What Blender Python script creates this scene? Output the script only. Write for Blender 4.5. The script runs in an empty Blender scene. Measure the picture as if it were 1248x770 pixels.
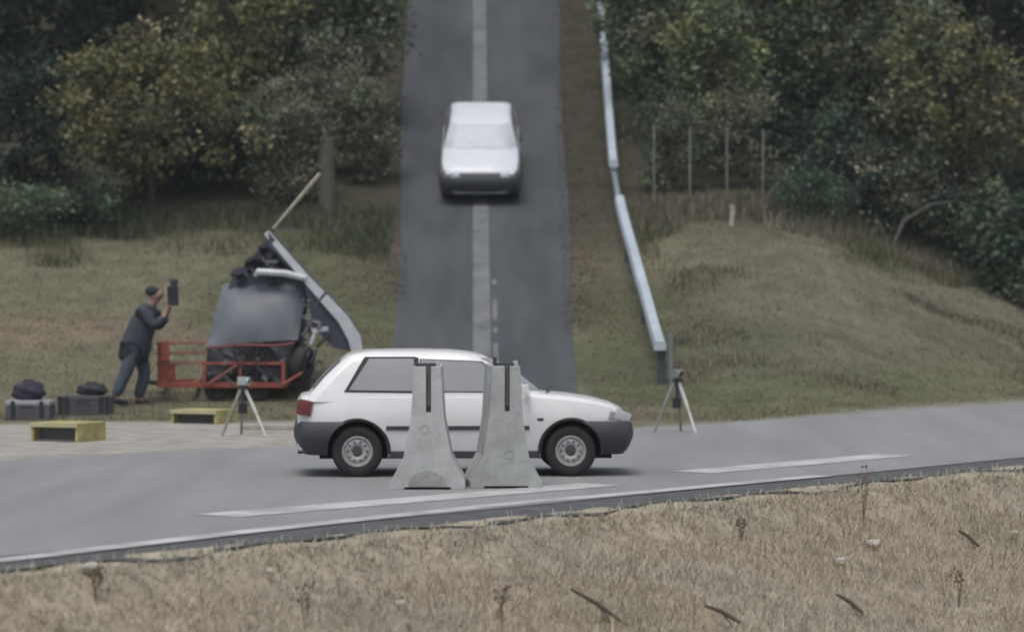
import bpy, bmesh, math, random
import numpy as np
from mathutils import Vector, Matrix, Euler

random.seed(7)
rng = np.random.default_rng(11)
S = bpy.context.scene
C = S.collection
R = math.radians

# ------------------------------------------------------------------ camera, world, sun, exposure
CAM_H = 2.37
cd = bpy.data.cameras.new('camera')
cam = bpy.data.objects.new('camera', cd)
C.objects.link(cam)
cam.location = (0, 0, CAM_H)
cam.rotation_euler = (R(90), 0, 0)
cd.sensor_width = 36
cd.lens = 129.2
cd.shift_y = -68 / 1248
cd.clip_start = 0.5
cd.clip_end = 3000
cd.dof.use_dof = True
cd.dof.focus_distance = 40.0
cd.dof.aperture_fstop = 1.35
S.camera = cam

SUN_EL, SUN_AZ = R(70), R(200)          # azimuth from +Y clockwise: behind the camera, a little to the left
w = bpy.data.worlds.new('World'); S.world = w; w.use_nodes = True
nt = w.node_tree
bg = nt.nodes['Background']
sky = nt.nodes.new('ShaderNodeTexSky'); sky.sky_type = 'NISHITA'; sky.sun_disc = False
sky.sun_elevation = SUN_EL; sky.sun_rotation = SUN_AZ
sky.air_density = 1.0; sky.dust_density = 5.0; sky.ozone_density = 1.0
hs = nt.nodes.new('ShaderNodeHueSaturation'); hs.inputs['Saturation'].default_value = 0.6   # thin overcast
nt.links.new(sky.outputs[0], hs.inputs['Color']); nt.links.new(hs.outputs[0], bg.inputs[0]); bg.inputs[1].default_value = 0.10
sl = bpy.data.lights.new('sun', 'SUN'); sl.energy = 0.7; sl.angle = R(30); sl.color = (1, 0.96, 0.9)
so = bpy.data.objects.new('sun', sl); C.objects.link(so)
sd = Vector((math.sin(SUN_AZ) * math.cos(SUN_EL), math.cos(SUN_AZ) * math.cos(SUN_EL), math.sin(SUN_EL)))
so.rotation_euler = sd.to_track_quat('Z', 'Y').to_euler(); so.location = (0, 20, 40)

S.view_settings.view_transform = 'Standard'
S.view_settings.look = 'None'
S.view_settings.exposure = 0.55
S.view_settings.gamma = 1.0
S.cycles.use_denoising = True
S.cycles.filter_width = 2.0
S.cycles.max_bounces = 6
S.cycles.diffuse_bounces = 3

# ------------------------------------------------------------------ helpers
def tag(o, label=None, cat=None, group=None, kind=None):
    if label: o['label'] = label
    if cat: o['category'] = cat
    if group: o['group'] = group
    if kind: o['kind'] = kind
    return o

def empty(name, loc, label, cat, group=None, rot=(0, 0, 0)):
    o = bpy.data.objects.new(name, None); C.objects.link(o)
    o.location = loc; o.rotation_euler = rot; o.empty_display_size = 0.2
    return tag(o, label, cat, group)

def obj(name, mesh, mats, parent=None):
    o = bpy.data.objects.new(name, mesh); C.objects.link(o)
    if mats is not None and not len(mesh.materials):
        for m in (mats if isinstance(mats, (list, tuple)) else [mats]): mesh.materials.append(m)
    if parent: o.parent = parent
    return o

class MB:
    """collects verts and faces of one mesh"""
    def __init__(s): s.v = []; s.f = []; s.m = []
    def add(s, vs, fs, mi=0):
        k = len(s.v); s.v += [tuple(v) for v in vs]; s.f += [tuple(i + k for i in f) for f in fs]; s.m += [mi] * len(fs)
        return s
    def box(s, c, d, rot=None, mi=0):
        x, y, z = d[0] / 2, d[1] / 2, d[2] / 2
        vs = [Vector(p) for p in ((-x,-y,-z),(x,-y,-z),(x,y,-z),(-x,y,-z),(-x,-y,z),(x,-y,z),(x,y,z),(-x,y,z))]
        if rot is not None:
            M = Euler(rot).to_matrix(); vs = [M @ v for v in vs]
        vs = [v + Vector(c) for v in vs]
        return s.add(vs, [(0,3,2,1),(4,5,6,7),(0,1,5,4),(1,2,6,5),(2,3,7,6),(3,0,4,7)], mi)
    def tube(s, pts, rad, n=8, mi=0, cap=True):
        pts = [Vector(p) for p in pts]
        if not isinstance(rad, (list, tuple)): rad = [rad] * len(pts)
        rings = []; vs = []; up = None
        for i, p in enumerate(pts):
            t = (pts[min(i + 1, len(pts) - 1)] - pts[max(i - 1, 0)])
            t = t.normalized() if t.length > 1e-9 else Vector((0, 0, 1))
            if up is None:
                up = t.orthogonal().normalized()
            else:
                up = (up - t * up.dot(t))
                up = up.normalized() if up.length > 1e-6 else t.orthogonal().normalized()
            b = t.cross(up)
            for k in range(n):
                a = 2 * math.pi * k / n
                vs.append(p + (up * math.cos(a) + b * math.sin(a)) * rad[i])
        fs = []
        for i in range(len(pts) - 1):
            for k in range(n):
                fs.append((i*n+k, i*n+(k+1) % n, (i+1)*n+(k+1) % n, (i+1)*n+k))
        if cap:
            fs.append(tuple(reversed(range(n)))); fs.append(tuple((len(pts)-1)*n + k for k in range(n)))
        return s.add(vs, fs, mi)
    def lathe(s, prof, n=32, axis='y', c=(0, 0, 0), mi=0):
        vs = []; fs = []
        for (r, h) in prof:
            for k in range(n):
                a = 2 * math.pi * k / n
                if axis == 'y': vs.append((c[0] + r * math.cos(a), c[1] + h, c[2] + r * math.sin(a)))
                elif axis == 'z': vs.append((c[0] + r * math.cos(a), c[1] + r * math.sin(a), c[2] + h))
        for i in range(len(prof) - 1):
            for k in range(n):
                fs.append((i*n+k, i*n+(k+1) % n, (i+1)*n+(k+1) % n, (i+1)*n+k))
        return s.add(vs, fs, mi)
    def prism(s, poly, y0, y1, mi=0):
        """poly in (x,z), extruded in y"""
        n = len(poly)
        vs = [(x, y0, z) for x, z in poly] + [(x, y1, z) for x, z in poly]
        fs = [tuple(range(n)), tuple(reversed(range(n, 2*n)))]
        for i in range(n):
            j = (i + 1) % n; fs.append((i, i + n, j + n, j))
        return s.add(vs, fs, mi)
    def build(s, name, mats, parent=None, smooth=False, bevel=0, sharp=35):
        me = bpy.data.meshes.new(name); me.from_pydata(s.v, [], s.f)
        for m in (mats if isinstance(mats, (list, tuple)) else [mats]): me.materials.append(m)
        me.polygons.foreach_set('material_index', s.m)
        bm = bmesh.new(); bm.from_mesh(me)
        bmesh.ops.recalc_face_normals(bm, faces=bm.faces)
        if bevel:
            es = [e for e in bm.edges if len(e.link_faces) == 2 and e.calc_face_angle(0) > R(sharp)]
            bmesh.ops.bevel(bm, geom=es, offset=bevel, segments=2, affect='EDGES', profile=0.7, clamp_overlap=True)
        bm.to_mesh(me); bm.free()
        if smooth:
            me.polygons.foreach_set('use_smooth', [True] * len(me.polygons))
            me.set_sharp_from_angle(angle=R(sharp))
        return obj(name, me, None, parent)

def np_mesh(name, V, F, col=None, mats=None, parent=None):
    """V (n,3), F (m,k) with k constant, col per vertex (n,3)"""
    me = bpy.data.meshes.new(name)
    k = F.shape[1]
    me.vertices.add(len(V)); me.vertices.foreach_set('co', V.astype(np.float32).ravel())
    me.loops.add(F.size); me.loops.foreach_set('vertex_index', F.astype(np.int32).ravel())
    me.polygons.add(len(F)); me.polygons.foreach_set('loop_start', np.arange(0, F.size, k, dtype=np.int32))
    me.update(calc_edges=True)
    if col is not None:
        a = me.color_attributes.new('Col', 'FLOAT_COLOR', 'POINT')
        c4 = np.ones((len(V), 4), np.float32); c4[:, :3] = col
        a.data.foreach_set('color', c4.ravel())
    return obj(name, me, mats, parent)

def baked(o):
    """replace an object's mesh by its evaluated mesh, modifiers removed"""
    dg = bpy.context.evaluated_depsgraph_get(); dg.update()
    me = bpy.data.meshes.new_from_object(o.evaluated_get(dg))
    o.modifiers.clear(); o.data = me
    return o

# ------------------------------------------------------------------ materials
def mat(name, col, rough=0.8, var=0.0, scale=8.0, metal=0.0, spec=0.5, coat=0.0, attr=False, bump=0.0, bscale=40.0, trans=0.0, col2=None):
    m = bpy.data.materials.new(name); m.use_nodes = True
    t = m.node_tree; N = t.nodes; L = t.links
    p = N['Principled BSDF']
    p.inputs['Roughness'].default_value = rough; p.inputs['Metallic'].default_value = metal
    p.inputs['Specular IOR Level'].default_value = spec
    if coat: p.inputs['Coat Weight'].default_value = coat; p.inputs['Coat Roughness'].default_value = 0.12
    tc = N.new('ShaderNodeTexCoord')
    src = None
    if attr:
        a = N.new('ShaderNodeAttribute'); a.attribute_name = 'Col'; src = a.outputs['Color']
    else:
        rgb = N.new('ShaderNodeRGB'); rgb.outputs[0].default_value = (*col, 1); src = rgb.outputs[0]
    if var:
        no = N.new('ShaderNodeTexNoise'); no.inputs['Scale'].default_value = scale; no.inputs['Detail'].default_value = 6
        no.inputs['Roughness'].default_value = 0.65
        L.new(tc.outputs['Object'], no.inputs['Vector'])
        if col2:
            r = N.new('ShaderNodeValToRGB'); r.color_ramp.elements[0].position = 0.35; r.color_ramp.elements[1].position = 0.68
            r.color_ramp.elements[0].color = (*col, 1); r.color_ramp.elements[1].color = (*col2, 1)
            L.new(no.outputs['Fac'], r.inputs[0]); src = r.outputs[0]
        else:
            mr = N.new('ShaderNodeMapRange'); mr.inputs['From Min'].default_value = 0.3; mr.inputs['From Max'].default_value = 0.7
            mr.inputs['To Min'].default_value = 1 - var; mr.inputs['To Max'].default_value = 1 + var
            L.new(no.outputs['Fac'], mr.inputs['Value'])
            mx = N.new('ShaderNodeVectorMath'); mx.operation = 'SCALE'
            L.new(src, mx.inputs[0]); L.new(mr.outputs[0], mx.inputs['Scale']); src = mx.outputs[0]
    L.new(src, p.inputs['Base Color'])
    if bump:
        nb = N.new('ShaderNodeTexNoise'); nb.inputs['Scale'].default_value = bscale; nb.inputs['Detail'].default_value = 5
        L.new(tc.outputs['Object'], nb.inputs['Vector'])
        b = N.new('ShaderNodeBump'); b.inputs['Strength'].default_value = bump; b.inputs['Distance'].default_value = 0.02
        L.new(nb.outputs['Fac'], b.inputs['Height']); L.new(b.outputs[0], p.inputs['Normal'])
    if trans:
        tr = N.new('ShaderNodeBsdfTranslucent'); L.new(src, tr.inputs['Color'])
        ms = N.new('ShaderNodeMixShader'); ms.inputs[0].default_value = trans
        L.new(p.outputs[0], ms.inputs[1]); L.new(tr.outputs[0], ms.inputs[2])
        L.new(ms.outputs[0], N['Material Output'].inputs['Surface'])
    return m

def asphalt(name, a, b, patch, sc_=(1.6, .16, 1)):
    m = bpy.data.materials.new(name); m.use_nodes = True
    t = m.node_tree; N = t.nodes; L = t.links; p = N['Principled BSDF']
    p.inputs['Roughness'].default_value = 0.75; p.inputs['Specular IOR Level'].default_value = 0.4
    tc = N.new('ShaderNodeTexCoord')
    mp = N.new('ShaderNodeMapping'); mp.inputs['Rotation'].default_value = patch; mp.inputs['Scale'].default_value = sc_
    L.new(tc.outputs['Object'], mp.inputs['Vector'])
    n1 = N.new('ShaderNodeTexNoise'); n1.inputs['Scale'].default_value = 0.9; n1.inputs['Detail'].default_value = 7; n1.inputs['Roughness'].default_value = 0.6
    L.new(mp.outputs[0], n1.inputs['Vector'])
    n2 = N.new('ShaderNodeTexNoise'); n2.inputs['Scale'].default_value = 35; n2.inputs['Detail'].default_value = 4
    L.new(tc.outputs['Object'], n2.inputs['Vector'])
    mm = N.new('ShaderNodeMath'); mm.operation = 'MULTIPLY_ADD'; mm.inputs[1].default_value = 0.35
    L.new(n2.outputs['Fac'], mm.inputs[0])
    sc = N.new('ShaderNodeMath'); sc.operation = 'MULTIPLY'; sc.inputs[1].default_value = 0.65
    L.new(n1.outputs['Fac'], sc.inputs[0]); L.new(sc.outputs[0], mm.inputs[2])
    r = N.new('ShaderNodeValToRGB'); r.color_ramp.elements[0].position = 0.36; r.color_ramp.elements[1].position = 0.66
    r.color_ramp.elements[0].color = (*a, 1); r.color_ramp.elements[1].color = (*b, 1)
    L.new(mm.outputs[0], r.inputs[0]); L.new(r.outputs[0], p.inputs['Base Color'])
    bp = N.new('ShaderNodeBump'); bp.inputs['Strength'].default_value = 0.25; bp.inputs['Distance'].default_value = 0.01
    L.new(n2.outputs['Fac'], bp.inputs['Height']); L.new(bp.outputs[0], p.inputs['Normal'])
    return m

M = {}
M['road'] = asphalt('worn_asphalt', (.195, .200, .206), (.262, .268, .275), (0, 0, R(-35)))
M['hill_road'] = asphalt('hill_asphalt', (.034, .040, .047), (.080, .088, .097), (0, 0, 0), (1.5, .05, 1))
M['shoulder'] = mat('shoulder_asphalt', (.075, .078, .082), 0.9, 0.35, 3.0, bump=0.4, bscale=30)
M['line'] = mat('worn_line_paint', (.30, .31, .31), 0.7, 0.5, 1.6, col2=(.54, .55, .55))
M['line_faint'] = mat('faded_line_paint', (.10, .108, .11), 0.8, 0.5, 1.6, col2=(.175, .185, .185))
M['ground'] = mat('ground_cover', (1, 1, 1), 0.95, 0.30, 2.2, attr=True, bump=0.5, bscale=9, spec=0.15)
M['leaf'] = mat('leaves', (1, 1, 1), 0.65, attr=True, spec=0.25, trans=0.25)
M['blade'] = mat('grass_blades', (1, 1, 1), 0.8, attr=True, spec=0.15, trans=0.2)
M['bark'] = mat('bark', (.06, .05, .042), 0.95, 0.4, 12, bump=0.6, bscale=25)
M['bark_pale'] = mat('pale_bark', (.088, .09, .078), 0.95, 0.3, 10, bump=0.5, bscale=20)
M['white_paint'] = mat('white_car_paint', (.74, .745, .755), 0.32, 0.06, 3.0, coat=0.5, spec=0.5)
M['white_paint2'] = mat('white_car_paint_bluish', (.60, .63, .68), 0.45, 0.06, 3.0, coat=0.3)  # even, slightly bluish white for the car on the hill
M['pale_grille'] = mat('pale_grille', (.33, .34, .37), 0.5)
M['bumper'] = mat('grey_bumper_plastic', (.042, .046, .054), 0.6, 0.15, 6.0)
M['black_trim'] = mat('black_trim', (.018, .019, .021), 0.6)
M['gap'] = mat('panel_gap', (.06, .06, .065), 0.9)
M['glass'] = mat('opaque_grey_glass', (.29, .295, .31), 0.12, 0.06, 2.0, spec=0.6)  # even opaque grey, nothing shows through the panes
M['windscreen'] = mat('pale_windscreen', (.43, .47, .53), 0.45, 0.1, 2.0, spec=0.6)
M['tyre'] = mat('tyre_rubber', (.022, .023, .025), 0.85, 0.2, 20)
M['rim'] = mat('steel_rim', (.40, .41, .41), 0.45, 0.2, 14, metal=0.3)
M['rim_dark'] = mat('rim_recess', (.06, .062, .065), 0.7)
M['under'] = mat('underbody', (.012, .012, .013), 0.95)
M['red_lamp'] = mat('red_lamp', (.16, .028, .035), 0.25, coat=0.3)
M['clear_lamp'] = mat('headlamp_glass', (.52, .54, .57), 0.12, coat=0.5)
M['concrete'] = mat('cast_concrete', (.44, .455, .455), 0.92, 0.22, 3.2, bump=0.35, bscale=18)
M['concrete2'] = mat('weathered_concrete', (.37, .385, .38), 0.92, 0.25, 3.0, bump=0.35, bscale=18)
M['concrete_stain'] = mat('damp_concrete', (.32, .33, .325), 0.92, 0.3, 5, bump=0.3)
M['slot'] = mat('slot_dark', (.12, .125, .128), 0.95)
M['steel'] = mat('dark_steel', (.055, .058, .062), 0.6, 0.2, 10, metal=0.3)
M['galv'] = mat('galvanised_steel', (.47, .54, .61), 0.45, 0.15, 2.0, metal=0.15)
M['galv_dull_shaded'] = mat('dull_or_shaded_galvanised', (.20, .24, .27), 0.55, 0.2, 3.0, metal=0.2)
M['galv_dark'] = mat('dark_blue_green_steel', (.05, .075, .085), 0.6, 0.2, 3.0)
M['red'] = mat('red_trailer_paint', (.28, .068, .05), 0.6, 0.3, 5.0)
M['red_faded'] = mat('faded_red_paint', (.25, .10, .075), 0.7, 0.3, 5.0)
M['wreck'] = mat('grey_blue_car_paint', (.11, .125, .145), 0.55, 0.2, 2.2)
M['wreck_dark'] = mat('dark_blue_panel', (.055, .066, .095), 0.45, 0.25, 2.5)
M['wreck_edge'] = mat('bright_panel_edge', (.50, .53, .56), 0.5, 0.15, 4)
M['front_metal'] = mat('dull_front_metal', (.045, .05, .056), 0.6, 0.35, 4.0)
M['scrap'] = mat('torn_metal', (.05, .055, .062), 0.6, 0.6, 9, metal=0.3, col2=(.20, .21, .23))
M['yellow'] = mat('faded_yellow_paint', (.37, .325, .135), 0.8, 0.4, 5.0)
M['yellow_rim'] = mat('pale_yellow_paint', (.42, .40, .24), 0.75, 0.2, 5.0)
M['case_grey'] = mat('grey_case', (.085, .09, .105), 0.55, 0.15, 5)
M['case_dark'] = mat('dark_bag', (.022, .024, .032), 0.8, 0.3, 6)
M['case_pale'] = mat('pale_lid', (.34, .35, .38), 0.5, 0.15, 6)
M['tripod_white'] = mat('white_tripod', (.60, .61, .58), 0.6, 0.1, 5)
M['tripod_teal'] = mat('pale_teal_plastic', (.38, .45, .45), 0.5)
M['jacket'] = mat('blue_grey_jacket', (.042, .047, .064), 0.9, 0.25, 9, bump=0.4, bscale=15)
M['trouser'] = mat('faded_jeans', (.060, .080, .105), 0.9, 0.25, 9, bump=0.3, bscale=15)
M['coat'] = mat('dark_coat_hem', (.018, .022, .030), 0.9, 0.2, 9)
M['skin'] = mat('skin', (.30, .19, .15), 0.6)
M['hair'] = mat('dark_hair', (.018, .016, .016), 0.8)
M['wood'] = mat('weathered_timber', (.34, .32, .26), 0.9, 0.25, 8)
M['post_pale'] = mat('pale_post', (.20, .22, .20), 0.85, 0.2, 6)
M['wire'] = mat('fence_wire', (.07, .075, .07), 0.6)
M['stick'] = mat('dead_stick', (.075, .062, .05), 0.95, 0.3, 10)
M['weed'] = mat('dead_weed', (.17, .13, .10), 0.95, 0.3, 10)
M['stone'] = mat('pale_stone', (.40, .385, .35), 0.9, 0.2, 9)

# ------------------------------------------------------------------ terrain shape (x right, y away from the camera, z up)
FAR_X = np.array([-60., -30., -6.03, 2.64, 8.2, 40., 90.])
FAR_Y = np.array([-10., 18.4, 43.3, 52.3, 59.0, 101., 168.])
def near_y(x): return 34.2 + 1.44 * np.asarray(x, float)
def far_y(x): return np.interp(x, FAR_X, FAR_Y)
def base_y(x):
    a = far_y(x) + 0.8
    return 56 + 0.5 * ((a - 56) + np.sqrt((a - 56) ** 2 + 1.0)) - 0.1
def profile(t):
    t2 = 0.5 * (t + np.sqrt(t * t + 1.6)) - 0.02
    t2 = np.maximum(t2, 0)
    a = np.minimum(t2, 36.)
    z = .2 * a + .004 * a * a
    z = z + .40 * np.clip(t2 - 36., 0, 60) + .04 * np.clip(t2 - 96, 0, 600)
    return z
def road_c(y): return -.41 - (y - 57.6) * .0106
def road_w(y): return 1.45 + (y - 57.6) * .0106
def sstep(a, b, x):
    t = np.clip((x - a) / (b - a), 0, 1); return t * t * (3 - 2 * t)
_ph = rng.uniform(0, 6.28, (14, 2)); _dr = rng.uniform(0, 6.28, 14); _fr = np.geomspace(.25, 3.0, 14)
def bumps(x, y, lo=0, hi=14):
    z = 0
    for i in range(lo, hi):
        u = x * math.cos(_dr[i]) + y * math.sin(_dr[i]); v = -x * math.sin(_dr[i]) + y * math.cos(_dr[i])
        z = z + np.sin(u * _fr[i] + _ph[i, 0]) * np.sin(v * _fr[i] * .8 + _ph[i, 1]) / (1 + _fr[i] * 1.6)
    return z * .45
def terrain(x, y):
    x = np.asarray(x, float); y = np.asarray(y, float)
    t = y - base_y(x)
    z = profile(t)
    # bank falling from the near edge of the main road towards the camera
    e = (near_y(x) - y) * .570
    z = z - np.clip(e - .25, 0, 14) * .34 * sstep(.0, 1.2, e) - .26 * sstep(.22, .8, e)
    # unevenness away from the roads
    off = np.abs(x - road_c(y)) - road_w(y)
    b = bumps(x, y)
    z = z + b * .22 * sstep(.2, 2.5, off) * sstep(1, 6, t) + b * .16 * sstep(.3, 1.2, e)
    # the right-hand mound stands a little above the road
    z = z + .35 * np.exp(-((x - 5.0) / 2.2) ** 2 - ((t - 10) / 4) ** 2) * sstep(.4, 2, off)
    return z
def ground_z(x, y): return float(terrain(np.array([x]), np.array([y]))[0])

def axis(bands):
    out = []
    for a, b, s in bands: out += list(np.arange(a, b, s))
    return np.array(out + [bands[-1][1]])
gx = axis([(-700, -60, 80), (-60, -14, 2.0), (-14, 14, .32), (14, 60, 2.0), (60, 700, 80)])
gy = axis([(-200, 14, 8), (14, 24, 1.0), (24, 72, .32), (72, 100, .7), (100, 180, 4), (180, 1400, 60)])
GX, GY = np.meshgrid(gx, gy)
GZ = terrain(GX, GY)
# sink the sheet a little below both roads
main = (GY > near_y(GX) + .1) & (GY < far_y(GX) - .25)
hill = (np.abs(GX - road_c(GY)) < road_w(GY) - .05) & (GY > 50) & (GY < 160)
GZ = GZ - .035 * (main | hill)
nx, ny = len(gx), len(gy)
V = np.stack([GX.ravel(), GY.ravel(), GZ.ravel()], 1)
ii, jj = np.meshgrid(np.arange(nx - 1), np.arange(ny - 1))
a = (jj * nx + ii).ravel()
F = np.stack([a, a + 1, a + nx + 1, a + nx], 1)
# colours of what covers the ground
def mixc(c, col, k): return c * (1 - k[..., None]) + np.array(col) * k[..., None]
X_, Y_ = GX.ravel(), GY.ravel()
t_ = Y_ - base_y(X_)
n1 = bumps(X_ * 1.0, Y_ * .8) ; n2 = bumps(X_ * 2.3 + 9, Y_ * 2.1 + 4); n3 = bumps(X_ * .45 + 31, Y_ * 2.2 + 3)
col = np.tile(np.array([.135, .130, .088]), (len(X_), 1))               # autumn lawn
col = mixc(col, (.160, .134, .098), sstep(-.05, .35, n3))                   # straw patches
col = mixc(col, (.086, .092, .054), sstep(.0, .5, n1) * .9)
rightm = sstep(2.2, 4.5, X_)
col = mixc(col, (.145, .140, .106), rightm * .55)
col = mixc(col, (.088, .090, .066), rightm * sstep(.0, .5, n2) * .6)
col = mixc(col, (.108, .118, .058), rightm * sstep(4.0, 1.0, t_) * .6)     # greener foot of the mound
off_ = np.abs(X_ - road_c(Y_)) - road_w(Y_)
litter = sstep(1.6, .3, off_) * sstep(5, 12, t_)
col = mixc(col, (.085, .066, .052), litter * .75)                          # leaf litter along the hill road
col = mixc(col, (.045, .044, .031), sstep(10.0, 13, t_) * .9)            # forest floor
gravel = sstep(.4, -.6, t_ + 3.0 + n1 * 1.1) * (Y_ > far_y(X_) - 1.0) * sstep(1.5, -2.5, X_)
col = mixc(col, (.32, .312, .29), gravel * .9)
edge = sstep(1.1, .1, Y_ - far_y(X_)) * (Y_ > far_y(X_) - 1)
col = mixc(col, (.240, .232, .210), edge * .8)
e_ = (near_y(X_) - Y_) * .57
col = mixc(col, (.33, .295, .228), (e_ > -.3) * 1.0)                     # dry bank in front
col = mixc(col, (.29, .27, .215), (e_ > -.3) * sstep(.1, .5, n2))
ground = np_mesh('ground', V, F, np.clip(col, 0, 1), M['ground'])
ground.data.polygons.foreach_set('use_smooth', [True] * len(ground.data.polygons))
tag(ground, 'autumn grass slopes and dry bank on either side of the roads', 'ground', kind='structure')

# ------------------------------------------------------------------ roads
def strip(name, fa, fb, us, m, nv=6, dz=.012, parent=None):
    """sheet between two curves fa(u), fb(u) giving (x,y), laid on the terrain"""
    pts = []
    for u in us:
        p, q = np.array(fa(u)), np.array(fb(u))
        for k in range(nv + 1): pts.append(p + (q - p) * k / nv)
    P = np.array(pts); Z = terrain(P[:, 0], P[:, 1]) + dz
    n = nv + 1
    Fq = [(i*n+k, i*n+k+1, (i+1)*n+k+1, (i+1)*n+k) for i in range(len(us) - 1) for k in range(nv)]
    o = np_mesh(name, np.column_stack([P, Z]), np.array(Fq), None, m, parent)
    bm = bmesh.new(); bm.from_mesh(o.data); bmesh.ops.recalc_face_normals(bm, faces=bm.faces)
    if sum(f.normal.z for f in bm.faces) < 0: bmesh.ops.reverse_faces(bm, faces=bm.faces)
    bm.to_mesh(o.data); bm.free()
    o.data.polygons.foreach_set('use_smooth', [True] * len(o.data.polygons))
    return o
us = np.arange(-50, 80, .5)
D = np.array([.5705, .8213]); NRM = np.array([-.8213, .5705])       # along the main road, and across it away from the camera
def near_pt(u, off=0.0):
    p = np.array([0, 34.2]) + D * u + NRM * off
    return p
main_road = strip('main_road', lambda u: near_pt(u, 0.55), lambda u: (near_pt(u)[0] - 6.5, far_y(near_pt(u)[0] - 6.5)) , us, M['road'], 14)
tag(main_road, 'grey asphalt road crossing the picture and rising to the right', 'road', kind='structure')
sh = strip('road_shoulder', lambda u: near_pt(u, -.28 - .10 * math.sin(u * 2.1) * math.sin(u * .9)), lambda u: near_pt(u, .56), us, M['shoulder'], 3, .004)
tag(sh, 'dark broken asphalt edge between the road and the dry grass', 'road edge', kind='structure')
EXTRA = .0
def mark(name, pts, wd, m, parent, dz=.017):
    pts = [np.array(p) for p in pts]
    rows = []
    L_ = [0]
    for i in range(1, len(pts)): L_.append(L_[-1] + np.linalg.norm(pts[i] - pts[i-1]))
    px = np.interp(np.arange(0, L_[-1] + .01, .5), L_, [p[0] for p in pts]); py = np.interp(np.arange(0, L_[-1] + .01, .5), L_, [p[1] for p in pts])
    d = np.stack([np.gradient(px), np.gradient(py)], 1); d /= np.linalg.norm(d, axis=1)[:, None]
    nn = np.stack([-d[:, 1], d[:, 0]], 1)
    tab = [((px[i], py[i]) - nn[i] * wd / 2, (px[i], py[i]) + nn[i] * wd / 2) for i in range(len(px))]
    return strip(name, lambda i: tab[int(i)][0], lambda i: tab[int(i)][1], range(len(tab)), m, 2, dz, parent)
mark('edge_line', [(-14, 12.2), (-4.04, 28.85), (-2.2, 32.1), (-.02, 35.6), (1.45, 37.5), (3.4, 40.2)], .27, M['line'], main_road)
mark('lane_dash', [(-2.72, 33.9), (-1.3, 35.75), (1.2, 39.0)], .56, M['line'], main_road)
mark('lane_dash', [(2.0, 40.8), (4.9, 44.8)], .56, M['line'], main_road)
mark('lane_dash', [(-8.2, 26.2), (-5.4, 30.1)], .46, M['line'], main_road)
mark('lane_dash', [(7.5, 48.5), (10.2, 52.3)], .46, M['line'], main_road)

def rag(y, k): return .008 * math.sin(y * 2.3 + k) + .03 * math.sin(y * .4 + 3 * k)
hill_road = strip('hill_road', lambda y: (road_c(y) - road_w(y) - rag(y, 1), y), lambda y: (road_c(y) + road_w(y) + rag(y, 4), y), np.arange(51, 150, .25), M['hill_road'], 6, .014)
tag(hill_road, 'narrow asphalt road running straight down the hill to the main road', 'road', kind='structure')
strip('centre_line', lambda y: (road_c(y) - .20, y), lambda y: (road_c(y) + .09, y), np.arange(54, 149, .5), M['line_faint'], 2, .019, hill_road)
for k, y0 in enumerate((57.4, 58.9, 61.1, 61.9, 64.2)):
    strip('paint_patch', lambda y: (road_c(y) + .13, y), lambda y: (road_c(y) + .21, y), np.linspace(y0, y0 + (1.2, 1.5, .35, 1.3, .3)[k], 4), M['line_faint'], 1, .019, hill_road)

def at(px, y): return (px - 624) * y / 4480
def zat(py, y): return CAM_H + (317 - py) * y / 4480

# ------------------------------------------------------------------ cars
CAB_Z = [.82, .86, .95, 1.10, 1.25, 1.31, 1.345, 1.366, 1.376]
CAB_R = [-1.77, -1.74, -1.665, -1.535, -1.375, -1.30, -1.215, -1.08, -.85]
CAB_F = [.93, .89, .79, .60, .35, .215, .065, -.12, -.40]
CAB_W = [.765, .757, .735, .69, .64, .612, .565, .46, .25]
def cab(z, A): return float(np.interp(z, CAB_Z, A))
CX = [-1.84, -1.80, -1.70, -1.5, -1.2, -.9, -.5, 0, .4, .7, .9, 1.15, 1.4, 1.6, 1.72, 1.78]
CTOP = [.80, .86, .885, .895, .90, .90, .90, .90, .90, .90, .885, .862, .825, .772, .715, .63]
CWID = [.60, .68, .755, .785, .795, .80, .80, .80, .80, .80, .797, .79, .775, .74, .67, .58]
def side_w(z): return float(np.interp(z, [.2, .35, .5, .62, .72, .82, .9], [-.035, -.008, .005, .010, .002, -.012, -.032]))

def cutter(x, zc, r):
    m = MB()
    for s in (-1, 1): m.tube([(x, s * .55, zc), (x, s * 1.2, zc)], r, 40)
    return m.build('arch_cutter', M['under'])
RW, FWX = -1.19, 1.135
def arch_cut(o):
    cuts = [cutter(RW, .285, .335), cutter(FWX, .285, .335)]
    for c in cuts:
        c.parent = o.parent
        b = o.modifiers.new('b', 'BOOLEAN'); b.operation = 'DIFFERENCE'; b.object = c; b.solver = 'EXACT'
        try: b.material_mode = 'TRANSFER'
        except Exception: pass
    baked(o)
    for c in cuts: bpy.data.objects.remove(c)
    me = o.data
    me.polygons.foreach_set('use_smooth', [True] * len(me.polygons)); me.set_sharp_from_angle(angle=R(32))
    return o

def side_panel(mb, quad, off, s, n=6, mi=0):
    """quad: bl, br, tr, tl in (x,z) on the cabin side surface"""
    vs = []; fs = []
    for j in range(n + 1):
        for i in range(n + 1):
            u, v = i / n, j / n
            x = (quad[0][0]*(1-u) + quad[1][0]*u)*(1-v) + (quad[3][0]*(1-u) + quad[2][0]*u)*v
            z = (quad[0][1]*(1-u) + quad[1][1]*u)*(1-v) + (quad[3][1]*(1-u) + quad[2][1]*u)*v
            vs.append((x, s * (cab(z, CAB_W) + off), z))
    for j in range(n):
        for i in range(n): fs.append((j*(n+1)+i, j*(n+1)+i+1, (j+1)*(n+1)+i+1, (j+1)*(n+1)+i))
    mb.add(vs, fs, mi)

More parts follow.
